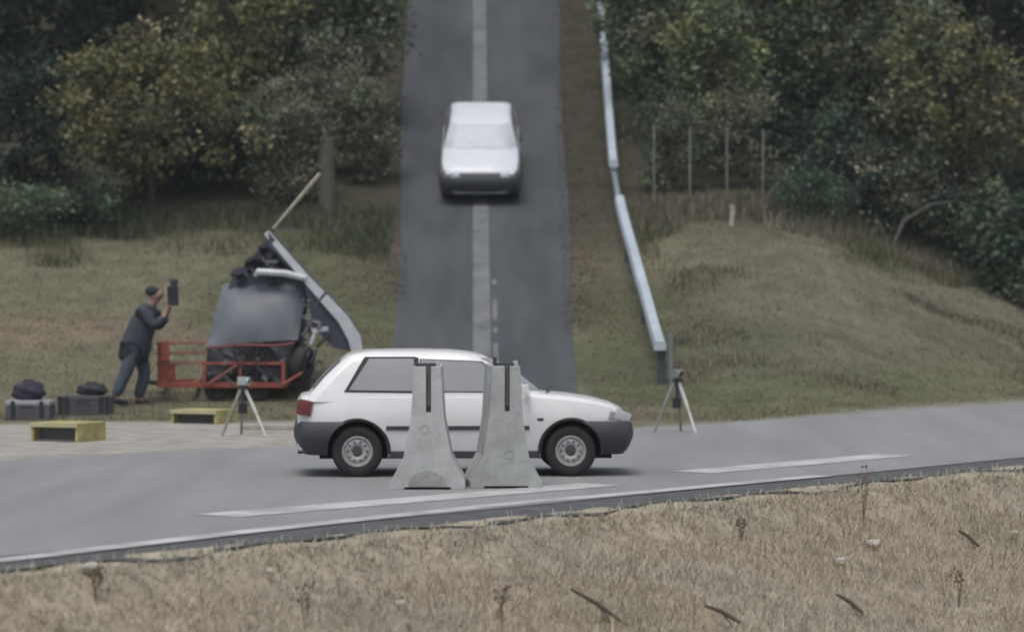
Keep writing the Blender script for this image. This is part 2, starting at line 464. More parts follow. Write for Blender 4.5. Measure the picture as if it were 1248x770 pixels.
def make_car(name, loc, rot, label, paint, screen, group=None, grille='bumper', mirror='bumper'):
    car = empty(name, loc, label, 'car', group, rot)
    # lower body
    mb = MB(); ns = 9; vs = []; fs = []
    for x, top, wd in zip(CX, CTOP, CWID):
        zb = .20 if abs(x) < 1.5 else .27
        half = [(0, zb), (wd * .8, zb)]
        for z in (zb + .03, .36, .5, .62, .74):
            z = min(z, top - .12); half.append((wd + side_w(z), z))
        half += [(wd + side_w(top) - .005, top - .035), (wd - .075, top - .004), (wd * .5, top + .018), (0, top + .026)]
        ring = [(x, y, z) for y, z in half] + [(x, -y, z) for y, z in reversed(half[1:-1])]
        vs += ring
    n = len(vs) // len(CX)
    for i in range(len(CX) - 1):
        for k in range(n): fs.append((i*n+k, i*n+(k+1) % n, (i+1)*n+(k+1) % n, (i+1)*n+k))
    fs.append(tuple(range(n))); fs.append(tuple((len(CX)-1)*n + k for k in range(n)))
    mb.add(vs, fs)
    body = mb.build('body', [paint, M['under']], car)
    arch_cut(body)
    # cabin shell
    mb = MB(); vs = []; fs = []; q = 8
    for z, xr, xf, hw in zip(CAB_Z, CAB_R, CAB_F, CAB_W):
        r1, r2 = min(.14, hw * .5), min(.26, hw * .6)
        ring = []
        for (cx, cy, a0, rad) in ((xf - r2, hw - r2, 90, r2), (xf - r2, -(hw - r2), 0, r2), (xr + r1, -(hw - r1), -90, r1), (xr + r1, hw - r1, -180, r1)):
            for k in range(q + 1):
                a = R(a0 - 90 * k / q); ring.append((cx + rad * math.cos(a), cy + rad * math.sin(a), z))
        vs += ring
    n = len(vs) // len(CAB_Z)
    for i in range(len(CAB_Z) - 1):
        for k in range(n): fs.append((i*n+k, i*n+(k+1) % n, (i+1)*n+(k+1) % n, (i+1)*n+k))
    fs.append(tuple(reversed(range(n)))); fs.append(tuple((len(CAB_Z)-1)*n + k for k in range(n)))
    mb.add(vs, fs)
    mb.build('roof', paint, car, smooth=True, sharp=50)
    # side glass: quarter window and door window with black surrounds
    for s in (-1, 1):
        for nm, qd, fr in (('quarter_window', [(-1.285, .945), (-.565, .935), (-.575, 1.285), (-1.06, 1.285)], .034),
                           ('door_window', [(-.50, .935), (.565, .925), (.16, 1.245), (-.50, 1.275)], .016)):
            g = MB(); side_panel(g, qd, .010, s)
            go = g.build(nm, M['glass'], car, smooth=True)
            f = MB()
            c = (sum(p[0] for p in qd) / 4, sum(p[1] for p in qd) / 4)
            big = []
            for p in qd:
                big.append((p[0] + math.copysign(fr * (1.5 if p[0] < -1 else .7), p[0] - c[0]), p[1] + math.copysign(fr * .62, p[1] - c[1])))
            side_panel(f, big, .005, s)
            f.build('window_frame', M['black_trim'], go, smooth=True)
    # windscreen and rear window follow the cabin ends
    for nm, A, z0, z1, hw, sg, mm in (('windscreen', CAB_F, .93, 1.285, .87, 1, screen), ('rear_window', CAB_R, .95, 1.26, .80, -1, M['glass'])):
        g = MB(); vs = []; fs = []; ny_, nz_ = 14, 8
        for j in range(nz_ + 1):
            z = z0 + (z1 - z0) * j / nz_
            Wd = cab(z, CAB_W); xe = cab(z, A); rad = .26 if sg > 0 else .14
            for i in range(ny_ + 1):
                y = (i / ny_ * 2 - 1) * Wd * hw * (1.08 if sg > 0 else 1.0)
                over = max(0, abs(y) - (Wd - rad)); dx = rad - math.sqrt(max(rad * rad - over * over, 0))
                vs.append((xe - sg * dx + sg * .008, y, z + .006))
        for j in range(nz_):
            for i in range(ny_): fs.append((j*(ny_+1)+i, j*(ny_+1)+i+1, (j+1)*(ny_+1)+i+1, (j+1)*(ny_+1)+i))
        g.add(vs, fs); g.build(nm, mm, car, smooth=True)
    # bumpers: a section swept round the ends, cut by the wheel arches
    for nm, sg, x0, x1 in (('front_bumper', 1, 1.20, 1.80), ('rear_bumper', -1, -1.30, -1.83)):
        path = []
        for k in range(25):
            a = -1 + 2 * k / 24
            th = abs(a)
            if th > .62: x = x0 + (x1 - x0) * ((1 - th) / .38) * .80; y = .795 - .02 * (1 - th) / .38
            else:
                b = th / .62; x = x0 + (x1 - x0) * (.80 + .20 * math.sqrt(max(0, 1 - b ** 3.2))); y = .775 * b ** .8
            path.append(Vector((x, math.copysign(y, a), 0)))
        sec = [(-.06, .60), (.012, .605), (.035, .575), (.055, .49), (.05, .42), (.015, .33), (-.05, .245), (-.14, .235)]
        vs = []; fs = []; n = len(sec)
        for i, p in enumerate(path):
            t = (path[min(i + 1, 24)] - path[max(i - 1, 0)]).normalized(); nn = Vector((t.y, -t.x, 0)) * (1 if sg > 0 else -1)
            for o_, z in sec: vs.append((p.x + nn.x * o_, p.y + nn.y * o_, z))
        for i in range(24):
            for k in range(n): fs.append((i*n+k, i*n+(k+1) % n, (i+1)*n+(k+1) % n, (i+1)*n+k))
        fs.append(tuple(range(n))); fs.append(tuple(24*n + k for k in range(n)))
        b = MB(); b.add(vs, fs); bo = b.build(nm, [M['bumper'], M['under']], car); arch_cut(bo)
    # lamps, grille, mouldings, gaps
    for s in (-1, 1):
        b = MB(); b.box((1.665, s * .60, .655), (.20, .24, .12), (0, R(20), R(-s * 24))); b.build('headlight', M['clear_lamp'], car, smooth=True, bevel=.025)
        b = MB(); b.box((1.585, s * .725, .66), (.08, .06, .10), (0, R(18), R(-s * 20))); b.build('indicator', M['rim'], car, bevel=.015)
        b = MB(); b.box((-1.745, s * .675, .755), (.165, .21, .17), (0, R(8), R(s * 14))); b.build('tail_light', M['red_lamp'], car, smooth=True, bevel=.03)
        b = MB(); b.box((-.10, s * .809, .535), (1.56, .022, .045)); b.build('side_moulding', M['bumper'], car, bevel=.006)
        b = MB(); b.box((-.02, s * .775, .245), (1.62, .045, .075)); b.build('sill', M['bumper'], car, bevel=.012)
        for xx in (-.56, .56):
            b = MB(); b.box((xx, s * .806, .66), (.008, .012, .40)); b.build('door_gap', M['gap'], car)
        b = MB(); b.box((-.44, s * .808, .79), (.15, .03, .035)); b.build('door_handle', M['black_trim'], car, bevel=.008)
        b = MB(); b.box((.63, s * .88, .955), (.08, .16, .105), (0, R(-10), 0)); b.box((.66, s * .79, .925), (.05, .08, .03))
        if mirror != 'none': b.build('wing_mirror', M[mirror], car, bevel=.02)
        b = MB(); b.box((.80, s * .804, .625), (.07, .02, .03)); b.build('side_marker', M['bumper'], car, bevel=.005)
        for xc in (RW, FWX):
            b = MB(); b.tube([(xc + .342 * math.cos(R(a)), s * .796, .285 + .342 * math.sin(R(a))) for a in range(-6, 187, 8)], .020, 6)
            b.build('arch_trim', M['black_trim'], car, smooth=True)
    b = MB(); b.box((1.765, 0, .655), (.05, .82, .085), (0, R(8), 0)); b.build('grille', M[grille], car, bevel=.01)
    for s in ((-1, 1) if mirror != 'none' else ()):
        b = MB(); b.tube([(.96, s * .3 + .25, .90), (.89, s * .3 - .12, .92), (.88, s * .3 - .30, .925)], .008, 5); b.build('wiper', M['black_trim'], car)
    b = MB(); b.tube([(-1.60, .35, .24), (-1.84, .35, .22)], .022, 10); b.build('exhaust', M['steel'], car)
    b = MB(); b.box((0, 0, .27), (3.2, 1.10, .16)); b.build('underbody', M['under'], car)
    # wheels
    for xc in (RW, FWX):
        for s in (-1, 1):
            wh = bpy.data.objects.new('wheel', None); C.objects.link(wh); wh.parent = car; wh.location = (xc, s * .70, .28); wh.empty_display_size = .1
            wh.rotation_euler = (0, 0, 0 if s < 0 else math.pi)
            b = MB(); b.lathe([(.165, .07), (.20, .078), (.25, .083), (.272, .062), (.28, .03), (.28, -.03), (.272, -.062), (.25, -.083), (.20, -.078), (.165, -.070), (.165, .07)], 40)
            b.build('tyre', M['tyre'], wh, smooth=True, sharp=60)
            b = MB()
            b.lathe([(.168, -.05), (.168, -.074), (.155, -.076), (.148, -.055), (.132, -.050), (.120, -.062), (.090, -.066), (.058, -.050), (.050, -.040)], 40)
            b.build('rim', M['rim'], wh, smooth=True, sharp=40)
            b = MB(); b.lathe([(.05, -.045), (.040, -.062), (.001, -.064)], 20)
            b.lathe([(.164, -.030), (.001, -.030)], 24)
            for k in range(10):
                a = 2 * math.pi * k / 10; b.box((.105 * math.cos(a), -.0665, .105 * math.sin(a)), (.022, .006, .022), (0, -a, 0))
            b.build('hub', M['rim_dark'], wh)
    return car

car1 = make_car('hatchback_car', (-.535, 40.78, .012), (0, 0, R(3.2)), 'white three door hatchback standing across the road behind two concrete barriers', M['white_paint'], M['glass'], None, 'bumper', 'white_paint')
yc = 70.9
sl_ = math.atan((ground_z(-.6, yc - 1.13 + .06) - ground_z(-.6, yc - 1.13 - 1)) / 1.0)
slope = math.atan((ground_z(-.57, yc + 1.1) - ground_z(-.57, yc - 1.1)) / 2.2)
car2 = make_car('hatchback_car', (-.60, yc, ground_z(-.57, yc) + .004), (0, slope, R(-90)), 'white car driving nose down the narrow hill road toward the junction', M['white_paint2'], M['windscreen'], None, 'pale_grille', 'none')
car2.scale = (.94, .94, .94)

# ------------------------------------------------------------------ concrete barriers
def barrier(loc, rz, label, m, base, top, ht, stain):
    t = empty('concrete_barrier', loc, label, 'barrier', 'concrete barrier blocks in front of the white hatchback', (0, 0, rz))
    hb, ht_ = base / 2, top / 2
    z1, z2 = .07, .33
    prof = [(-hb, 0), (-hb, z1), (-hb * .64, z2), (-ht_ * 1.22, .72), (-ht_, ht), (ht_, ht), (ht_ * 1.22, .72), (hb * .64, z2), (hb, z1), (hb, 0)]
    b = MB(); b.prism(prof, 0, .98)
    bo = b.build('block', [m, M['concrete_stain']], t, bevel=.012, sharp=20)
    c = MB(); c.box((.01, 0, ht - .22), (.052, .12, .50)); c.box((0, .5, 0), (base * .62, 1.2, .05))
    co = c.build('cut', M['slot']); co.parent = t
    md = bo.modifiers.new('b', 'BOOLEAN'); md.object = co; md.operation = 'DIFFERENCE'; md.solver = 'EXACT'
    try: md.material_mode = 'TRANSFER'
    except Exception: pass
    baked(bo); bpy.data.objects.remove(co)
    b = MB(); b.box((.012, .045, ht - .20), (.03, .02, .42)); b.build('joint_bar', M['slot'], t)
    b = MB(); b.box((-.02, .12, ht + .015), (.21, .16, .03)); b.box((-.11, .12, ht + .055), (.03, .16, .07)); b.build('top_plate', M['steel'], t, bevel=.006)
    b = MB(); b.box((.105, .10, ht + .02), (.05, .08, .06)); b.build('lifting_lug', M['concrete'], t, bevel=.012)
    b = MB(); b.lathe([(.045, -.006), (.045, .004), (.001, .004)], 16, 'y', (-.03 if stain else .03, 0, .62 if stain else .35)); b.build('drill_hole', M['concrete_stain'], t)
    if stain:
        b = MB(); arc = [(-.20, .028)] + [(.20 * math.cos(R(a)), .028 + .17 * math.sin(R(a))) for a in range(180, -1, -15)][1:]
        b.prism(arc, -.010, .02); b.build('base_patch', M['concrete_stain'], t, bevel=.004)
    return t
barrier((at(521, 37.8), 37.8, .012), R(0), 'pale concrete barrier end with a dark arched patch at its foot', M['concrete'], .775, .28, 1.265, True)
barrier((at(617, 38.0), 38.0, .012), R(5), 'darker concrete barrier end nearer the front wheel of the hatchback', M['concrete2'], .74, .29, 1.265, False)

# ------------------------------------------------------------------ hill guard rail
def rail_x(y): return float(np.interp(y, [57.6, 62, 67, 70, 83, 120], [2.33, 2.20, 1.99, 1.93, 1.97, 2.2]))
gr = empty('guard_rail', (rail_x(64), 64, ground_z(rail_x(64), 64)), 'pale steel guard rail running down the hill beside the narrow road', 'guard rail')
def world_part(name, mb, m, parent, **k):
    """mesh given in world coordinates, parented to a thing"""
    L_ = Vector(parent.location); Mi = (Matrix.Translation(L_) @ Euler(parent.rotation_euler).to_matrix().to_4x4()).inverted()
    mb.v = [tuple(Mi @ Vector(v)) for v in mb.v]
    return mb.build(name, m, parent, **k)
def beam(y0, y1, wd, z0, z1, m, name='rail', lift=0):
    b = MB(); ys = np.linspace(y0, y1, max(3, int((y1 - y0) / .8))); vs = []; fs = []
    sec = [(-.5, z0), (-.5, z1 - .05), (-.36, z1), (.36, z1), (.5, z1 - .05), (.5, z0)]
    for y in ys:
        g = ground_z(rail_x(y), y)
        for s, z in sec: vs.append((rail_x(y) + s * wd, y, g + z + lift))
    n = len(sec)
    for i in range(len(ys) - 1):
        for k in range(n): fs.append((i*n+k, i*n+(k+1) % n, (i+1)*n+(k+1) % n, (i+1)*n+k))
    fs.append(tuple(range(n))); fs.append(tuple((len(ys)-1)*n + k for k in range(n)))
    b.add(vs, fs); world_part(name, b, m, gr, smooth=True)
beam(57.7, 67.6, .185, .56, .70, M['galv'])
beam(69.9, 118, .175, .56, .70, M['galv'])
beam(67.2, 70.1, .11, .45, .55, M['galv_dull_shaded'])  # duller colour paints the shaded stretch between the two beams
for y in [57.75, 61.7, 65.6, 69.6, 73.6, 77.6, 81.6, 85.6, 89.6]:
    b = MB(); x = rail_x(y) + .03; g = ground_z(x, y); b.box((x + (.0 if y > 58 else .0), y + .10, g + .24), (.13, .10, .72)); world_part('post', b, M['galv_dark'], gr, bevel=.01)
b = MB(); b.tube([(2.50, 57.6, ground_z(2.5, 57.6) - .1), (2.49, 57.6, ground_z(2.5, 57.6) + .86)], .028, 8); world_part('end_pole', b, M['galv_dull_shaded'], gr, smooth=True)

# ------------------------------------------------------------------ camera tripods
def tripod(loc, rz, label, ht, bright, dark_head):
    t = empty('tripod', loc, label, 'tripod', 'camera tripods standing by the road', (0, 0, rz))
    for k, a in enumerate((-62, 58, 178)):
        d = Vector((math.cos(R(a)), math.sin(R(a)), 0))
        b = MB(); top = Vector((0, 0, ht)) + d * .04; mid = d * .19 + Vector((0, 0, ht * .52)); ft = d * .34
        b.tube([top, mid], .025, 8); b.tube([mid, ft], .018, 8)
        b.build('leg', bright if k == 0 else M['post_pale'], t, smooth=True)
    b = MB(); b.tube([(0, 0, ht - .22), (0, 0, ht + .08)], .02, 8); b.build('centre_column', M['steel'], t)
    b = MB(); b.box((0, 0, ht + .02), (.11, .11, .06)); b.build('head', M['steel'], t, bevel=.012)
    b = MB(); b.box((0, -.02, ht + .12), (.10, .17, .11)); b.lathe([(.035, -.16), (.04, -.10), (.04, -.05)], 14, 'y', (0, 0, ht + .12)); b.build('camera_body', dark_head, t, bevel=.01)
    b = MB(); b.box((0, 0, ht * .60), (.09, .09, .14)); b.build('weight_bag', M['case_dark'], t, bevel=.02)
    return t
tripod((at(825, 50.2), 50.2, 0.0), R(20), 'white legged tripod standing at the road edge below the guard rail', .70, M['tripod_white'], M['post_pale'])
tripod((at(296, 49.6), 49.6, 0.0), R(40), 'white legged tripod standing in front of the red trailer', .62, M['tripod_white'], M['tripod_teal'])

# ------------------------------------------------------------------ red trailer with the wreck
TY = 57.2
tr = empty('trailer', (at(280, TY), TY, ground_z(at(280, TY), TY)), 'low red tubular steel trailer carrying the crashed car', 'trailer')
def X(px): return at(px, TY)
def Z(py): return zat(py, TY)
gz = ground_z(X(280), TY)
b = MB()
for y in (TY - .75, TY + .75):
    b.box(((X(197) + X(352)) / 2, y, Z(467)), (X(352) - X(197), .07, .085))
for px in (200, 240, 280, 320, 350): b.box((X(px), TY, Z(467)), (.08, 1.5, .08))
world_part('deck_frame', b, M['red'], tr, bevel=.01)
for y in (TY - .78, TY + .78):
    b = MB(); b.box(((X(252) + X(350)) / 2, y, Z(441)), (X(350) - X(252), .04, .045)); world_part('upper_rail', b, M['red'], tr, bevel=.008)
for px in (254, 297, 349):
    for y in (TY - .78, TY + .78):
        b = MB(); b.box((X(px), y, (Z(438) + Z(467)) / 2), (.05, .05, Z(438) - Z(467))); world_part('stanchion', b, M['red'], tr)
for z in (Z(418), Z(430), Z(442)):
    for y in (-.6, .6):
        b = MB(); b.tube([(X(194), TY + y, z), (X(252), TY + y, z)], .012, 6); world_part('front_rail', b, M['red_faded'], tr)
b = MB(); b.box((X(199), TY, (Z(418) + Z(465)) / 2), (.06, 1.3, .09)); 
for y in (-.6, 0, .6): b.box((X(199), TY + y, (Z(416) + Z(467)) / 2), (.07, .07, Z(416) - Z(467)))
b.box((X(208), TY - .55, (Z(440) + Z(462)) / 2), (.24, .10, .26))
world_part('front_stanchion', b, M['red'], tr, bevel=.01)
for px in (268, 318):
    for y in (TY - .62, TY + .62):
        g = ground_z(X(px), y)
        b = MB(); b.lathe([(.10, .07), (.17, .08), (.20, .05), (.20, -.05), (.17, -.08), (.10, -.07), (.001, -.05)], 24, 'y', (X(px), y, g + .20)); world_part('wheel', b, M['tyre'], tr, smooth=True)
b = MB(); b.tube([(X(197), TY, Z(467)), (X(176), TY - .1, gz + .18)], .04, 8); world_part('drawbar', b, M['steel'], tr)

wk = empty('wrecked_car', (X(320), TY, Z(462)), 'crushed grey blue car wreck with its bodywork folded up on the red trailer', 'car wreck')
# bulging front panel facing the camera
def patch(corners, bulge, n=14, thick=.04, wob=.0, seed=1):
    r_ = random.Random(seed); ph = [r_.uniform(0, 6) for _ in range(4)]
    mb_ = MB(); P = [Vector(c) for c in corners]; vs = []; vb = []
    nrm = (P[1] - P[0]).cross(P[3] - P[0]).normalized()
    for j in range(n + 1):
        for i in range(n + 1):
            u, v = i / n, j / n
            p = (P[0]*(1-u) + P[1]*u)*(1-v) + (P[3]*(1-u) + P[2]*u)*v
            k = bulge * (1 - (2*u-1)**4) * (1 - (2*v-1)**2 * .9) + wob * (math.sin(u*9+ph[0]) * math.sin(v*7+ph[1]) + .6*math.sin(u*17+v*13+ph[2]))
            vs.append(p + nrm * k); vb.append(p + nrm * (k - thick))
    N_ = (n+1)*(n+1); fs = []
    for j in range(n):
        for i in range(n):
            q_ = (j*(n+1)+i, j*(n+1)+i+1, (j+1)*(n+1)+i+1, (j+1)*(n+1)+i); fs.append(q_); fs.append(tuple(N_+k for k in reversed(q_)))
    rim_ = [i for i in range(n+1)] + [j*(n+1)+n for j in range(1, n+1)] + [n*(n+1)+i for i in range(n-1, -1, -1)] + [j*(n+1) for j in range(n-1, 0, -1)]
    for i in range(len(rim_)):
        a_, b_ = rim_[i], rim_[(i+1) % len(rim_)]; fs.append((a_, a_+N_, b_+N_, b_))
    return mb_.add(vs + vb, fs)
yf = TY - .62
world_part('bonnet', patch([(X(256), yf - .05, Z(421)), (X(366), yf - .05, Z(413)), (X(377), yf + .55, Z(338)), (X(272), yf + .60, Z(346))], .20, wob=.006, seed=3), M['wreck'], wk, smooth=True)
world_part('front_panel', patch([(X(255), yf - .02, Z(462)), (X(352), yf - .02, Z(462)), (X(362), yf + .02, Z(414)), (X(256), yf + .02, Z(421))], .10, wob=.03, seed=5), M['front_metal'], wk, smooth=True)
# wheels, and a black solid for the shade inside the wheel arch
b = MB(); b.lathe([(.05, -.09), (.19, -.10), (.27, -.07), (.29, -.02), (.29, .05), (.27, .09), (.1, .08)], 28, 'y', (X(313), yf + .00, Z(436))); world_part('wheel', b, M['tyre'], wk, smooth=True)
b = MB(); b.lathe([(.05, -.09), (.19, -.10), (.27, -.07), (.29, -.02), (.29, .05), (.27, .09), (.1, .08)], 28, 'y', (0, 0, 0))
Mr = Euler((R(12), R(8), R(68))).to_matrix(); b.v = [tuple(Mr @ Vector(v) + Vector((X(372), yf + .05, Z(443)))) for v in b.v]
world_part('wheel', b, M['tyre'], wk, smooth=True)
b = MB(); b.prism([(X(299 + 46 * k / 12), Z(441 - 24 * math.sin(math.pi * k / 12) ** .7)) for k in range(13)], yf - .16, yf + .1); world_part('arch_shade', b, M['under'], wk)
b = MB(); b.tube([(X(256), yf - .12, Z(423)), (X(300), yf - .16, Z(419)), (X(340), yf - .17, Z(420)), (X(362), yf - .1, Z(417))], .022, 8); world_part('bumper_strip', b, M['red_lamp'], wk, smooth=True)
# the long body side folded up, its bright edge towards the camera
e0 = Vector((X(329), yf + .25, Z(281))); e1 = Vector((X(378), yf + .20, Z(336))); e2 = Vector((X(425), yf + .15, Z(384))); e3 = Vector((X(441), yf + .15, Z(409))); e4 = Vector((X(444), yf + .15, Z(430)))
def ribbon(pts, wds, depth):
    mb_ = MB(); vs = []; fs = []
    for i, p in enumerate(pts):
        t = (pts[min(i+1, len(pts)-1)] - pts[max(i-1, 0)]).normalized(); nn = Vector((-t.z, 0, t.x)) * -1
        nn = nn if nn.x > 0 else -nn
        for o_, y in ((0, 0), (wds[i], 0), (wds[i], depth), (0, depth)): vs.append(p - nn * o_ + Vector((0, y, 0)))
    for i in range(len(pts) - 1):
        for k in range(4): fs.append((i*4+k, i*4+(k+1) % 4, (i+1)*4+(k+1) % 4, (i+1)*4+k))
    fs.append((0, 1, 2, 3)); k = (len(pts)-1)*4; fs.append((k, k+1, k+2, k+3))
    return mb_.add(vs, fs)
world_part('roof_edge', ribbon([e0, e1, e2, e3, e4], [.09, .12, .17, .20, .17], .06), M['wreck_edge'], wk, smooth=True, sharp=60)
b = MB()
poly = [(X(329), Z(283)), (X(378), Z(338)), (X(424), Z(387)), (X(438), Z(410)), (X(441), Z(430)), (X(408), Z(423)), (X(383), Z(398)), (X(372), Z(345)), (X(330), Z(300))]
b.prism(poly, yf + .24, yf + 1.45); world_part('roof_panel', b, M['wreck_dark'], wk)
b = MB(); b.tube([(X(314), yf + .22, Z(336)), (X(316), yf + .2, Z(331)), (X(350), yf + .15, Z(333)), (X(374), yf + .18, Z(339))], [.04, .055, .055, .05], 8); world_part('pillar', b, M['wreck_edge'], wk, smooth=True)
rr = random.Random(4); b = MB()
for k in range(40):
    px = rr.uniform(286, 340); lim = 288 + abs(px - 331) * 1.15
    p = Vector((X(px), yf + rr.uniform(.3, .8), Z(rr.uniform(min(lim + 4, 338), 340))))
    b.box(p, (rr.uniform(.06, .24), rr.uniform(.03, .3), rr.uniform(.015, .07)), (rr.uniform(-1, 1), rr.uniform(-1, 1), rr.uniform(-1, 1)))
world_part('crumpled_interior', b, M['case_dark'], wk)['kind'] = 'stuff'
b = MB()
for k in range(8):
    px = rr.uniform(300, 345); lim = 292 + abs(px - 331) * 1.1
    p = Vector((X(px), yf + .22, Z(rr.uniform(min(lim + 6, 330), 334))))
    b.box(p, (rr.uniform(.08, .22), .03, rr.uniform(.02, .06)), (rr.uniform(-.4, .4), rr.uniform(-1, 1), rr.uniform(-.3, .3)))
world_part('torn_trim', b, M['scrap'], wk)['kind'] = 'stuff'
b = MB()
for k in range(24):
    a = Vector((X(rr.uniform(368, 388)), yf + rr.uniform(-.1, .3), Z(rr.uniform(350, 455))))
    c = a + Vector((rr.uniform(-.12, .22), rr.uniform(-.1, .1), rr.uniform(-.4, .28)))
    b.tube([a, (a + c) / 2 + Vector((rr.uniform(-.07, .07), 0, rr.uniform(-.05, .05))), c], rr.uniform(.012, .032), 5)
world_part('torn_struts', b, M['scrap'], wk)['kind'] = 'stuff'
b = MB()
for k in range(22):
    p = Vector((X(rr.uniform(256, 352)), yf - rr.uniform(.0, .16), Z(rr.uniform(424, 464))))
    b.box(p, (rr.uniform(.05, .25), rr.uniform(.02, .08), rr.uniform(.015, .07)), (rr.uniform(-.5, .5), rr.uniform(-.8, .8), rr.uniform(-.4, .4)))
world_part('broken_trim', b, M['scrap'], wk)['kind'] = 'stuff'
b = MB()
for k in range(5):
    a = Vector((X(rr.uniform(268, 345)), yf - .2, Z(rr.uniform(418, 436)))); c = a + Vector((rr.uniform(-.2, .2), -.05, -rr.uniform(.2, .45)))
    b.tube([a, (a + c) / 2 + Vector((rr.uniform(-.1, .1), -.03, 0)), c], .011, 5)
world_part('loose_wires', b, M['case_dark'], wk)['kind'] = 'stuff'
b = MB(); b.tube([(X(258), TY - .82, Z(466)), (X(297), TY - .83, Z(441))], .018, 6); world_part('brace', b, M['red_faded'], tr)
b = MB(); b.tube([(X(349), TY - .82, Z(466)), (X(372), TY - .80, Z(452))], .022, 6); world_part('tail_bar', b, M['red'], tr)
b = MB(); b.box((X(392), yf + .05, Z(401)), (.26, .06, .07), (0, R(-8), R(20))); b.box((X(384), yf + .02, Z(410)), (.05, .05, .22), (0, R(20), 0)); world_part('hinge_bracket', b, M['wreck_edge'], wk, bevel=.012)
b = MB(); b.prism([(X(258), Z(462)), (X(362), Z(462)), (X(374), Z(344)), (X(328), Z(291)), (X(283), Z(340)), (X(258), Z(415))], yf + .45, yf + 1.5); world_part('shell', b, M['wreck_dark'], wk)
b = MB(); b.tube([(X(334), yf + .4, Z(279)), (X(362), yf + .4, Z(246)), (X(391), yf + .4, Z(212))], [.022, .03, .034], 7); world_part('pole', b, M['wood'], wk, smooth=True)

# ------------------------------------------------------------------ yellow box ramps, cases, plank
def box_ramp(loc, rz, label, L_, W_, H_):
    t = empty('box_ramp', loc, label, 'ramp', 'yellow box ramps on the gravel', (0, 0, rz))
    b = MB(); b.box((0, W_/2, H_ - .02), (L_, W_, .04)); b.box((-L_/2 + .02, W_/2, H_/2 - .02), (.04, W_, H_ - .04)); b.box((L_/2 - .02, W_/2, H_/2 - .02), (.04, W_, H_ - .04)); b.box((0, W_ - .02, H_/2 - .02), (L_ - .08, .04, H_ - .04))
    b.build('shell', M['yellow'], t, bevel=.008)
    b = MB(); b.box((0, -.012, H_ - .028), (L_ + .01, .024, .06)); b.build('front_lip', M['yellow_rim'], t, bevel=.006)
    b = MB(); b.box((0, W_/2, .02), (L_ - .09, W_ - .09, .03)); b.box((0, .16, H_/2 - .03), (L_ - .09, .03, H_ - .08)); b.build('dark_inside', M['slot'], t)
    return t
box_ramp((at(66, 47.9), 47.9, 0), R(-26), 'yellow box ramp with a black open front lying on the gravel at far left', .72, .68, .25)
box_ramp((at(236, 52.8), 52.8, 0), R(-24), 'yellow box ramp with a black open front on the grass below the red trailer', .74, .62, .22)

def case(name, px, y, w_, d_, h_, label, m, cat):
    x = at(px, y); t = empty(name, (x, y, ground_z(x, y)), label, cat, None, (0, 0, R(rr.uniform(-6, 6))))
    b = MB(); b.box((0, d_/2, h_ * .36), (w_, d_, h_ * .72)); b.build('base', m, t, bevel=.02)
    b = MB(); b.box((0, d_/2, h_ * .86), (w_ * 1.01, d_ * 1.01, h_ * .26)); b.build('lid', M['case_pale'] if m is M['case_grey'] else m, t, bevel=.025)
    for s in (-1, 1):
        for q_ in (.32, .44):
            if m is M['case_grey'] and q_ == .44: continue
            b = MB(); b.box((s * w_ * q_, -.012, h_ * .5), (.055, .03, h_ * .92)); b.build('strap', M['case_dark'], t)
    b = MB(); b.tube([(-.09, -.01, h_*.62), (-.09, -.05, h_*.66), (.09, -.05, h_*.66), (.09, -.01, h_*.62)], .012, 6); b.build('handle', M['case_dark'], t)
    return t
c1 = case('equipment_case', 33, 53.8, .66, .45, .29, 'grey equipment case with a pale lid at the left edge of the lawn', M['case_grey'], 'case')
c2 = case('equipment_case', 102, 54.8, .80, .48, .30, 'grey strapped equipment case between the bag topped case and the person', mat('mid_grey_case', (.075, .08, .088), .6, .15, 5), 'case')
def bag(px, y, z0, w_, h_, label, m, seed):
    r_ = random.Random(seed); x = at(px, y)
    bm = bmesh.new(); bmesh.ops.create_icosphere(bm, subdivisions=3, radius=1)
    for v in bm.verts:
        k = 1 + .16 * math.sin(v.co.x * 4 + seed) * math.cos(v.co.y * 5 + seed) + .10 * math.sin(v.co.z * 7 + v.co.x * 3)
        v.co = Vector((v.co.x * w_/2 * k, v.co.y * .18 * k, max(v.co.z, -.75) * h_/1.75 * k + h_ * .43))
    me = bpy.data.meshes.new('soft_bag'); bm.to_mesh(me); bm.free(); me.polygons.foreach_set('use_smooth', [True]*len(me.polygons))
    t = empty('soft_bag', (x, y, z0), label, 'bag')
    obj('bag_body', me, m, t)
    b = MB(); b.tube([(-w_*.25, 0, h_*.75), (-w_*.15, 0, h_*1.05), (w_*.12, 0, h_*1.08), (w_*.28, 0, h_*.75)], .014, 6); b.build('strap', M['case_dark'], t, smooth=True)
bag(35, 54.05, .285 + ground_z(at(35, 54), 54), .46, .27, 'dark purple bag resting on the pale lidded case', mat('purple_bag', (.028, .026, .048), .85, .3, 6), 2)
bag(112, 55.05, .295 + ground_z(at(112, 55), 55), .44, .17, 'low black bag lying on the strapped grey case', M['case_dark'], 5)
b = MB(); b.box((0, 0, .035), (.85, .14, .07), (0, 0, R(2))); pl = b.build('plank', M['wood'], None, bevel=.006); pl.location = (at(332, 51.0), 51.0, ground_z(at(332, 51), 51)); tag(pl, 'pale timber plank lying on the grass behind the hatchback', 'plank')

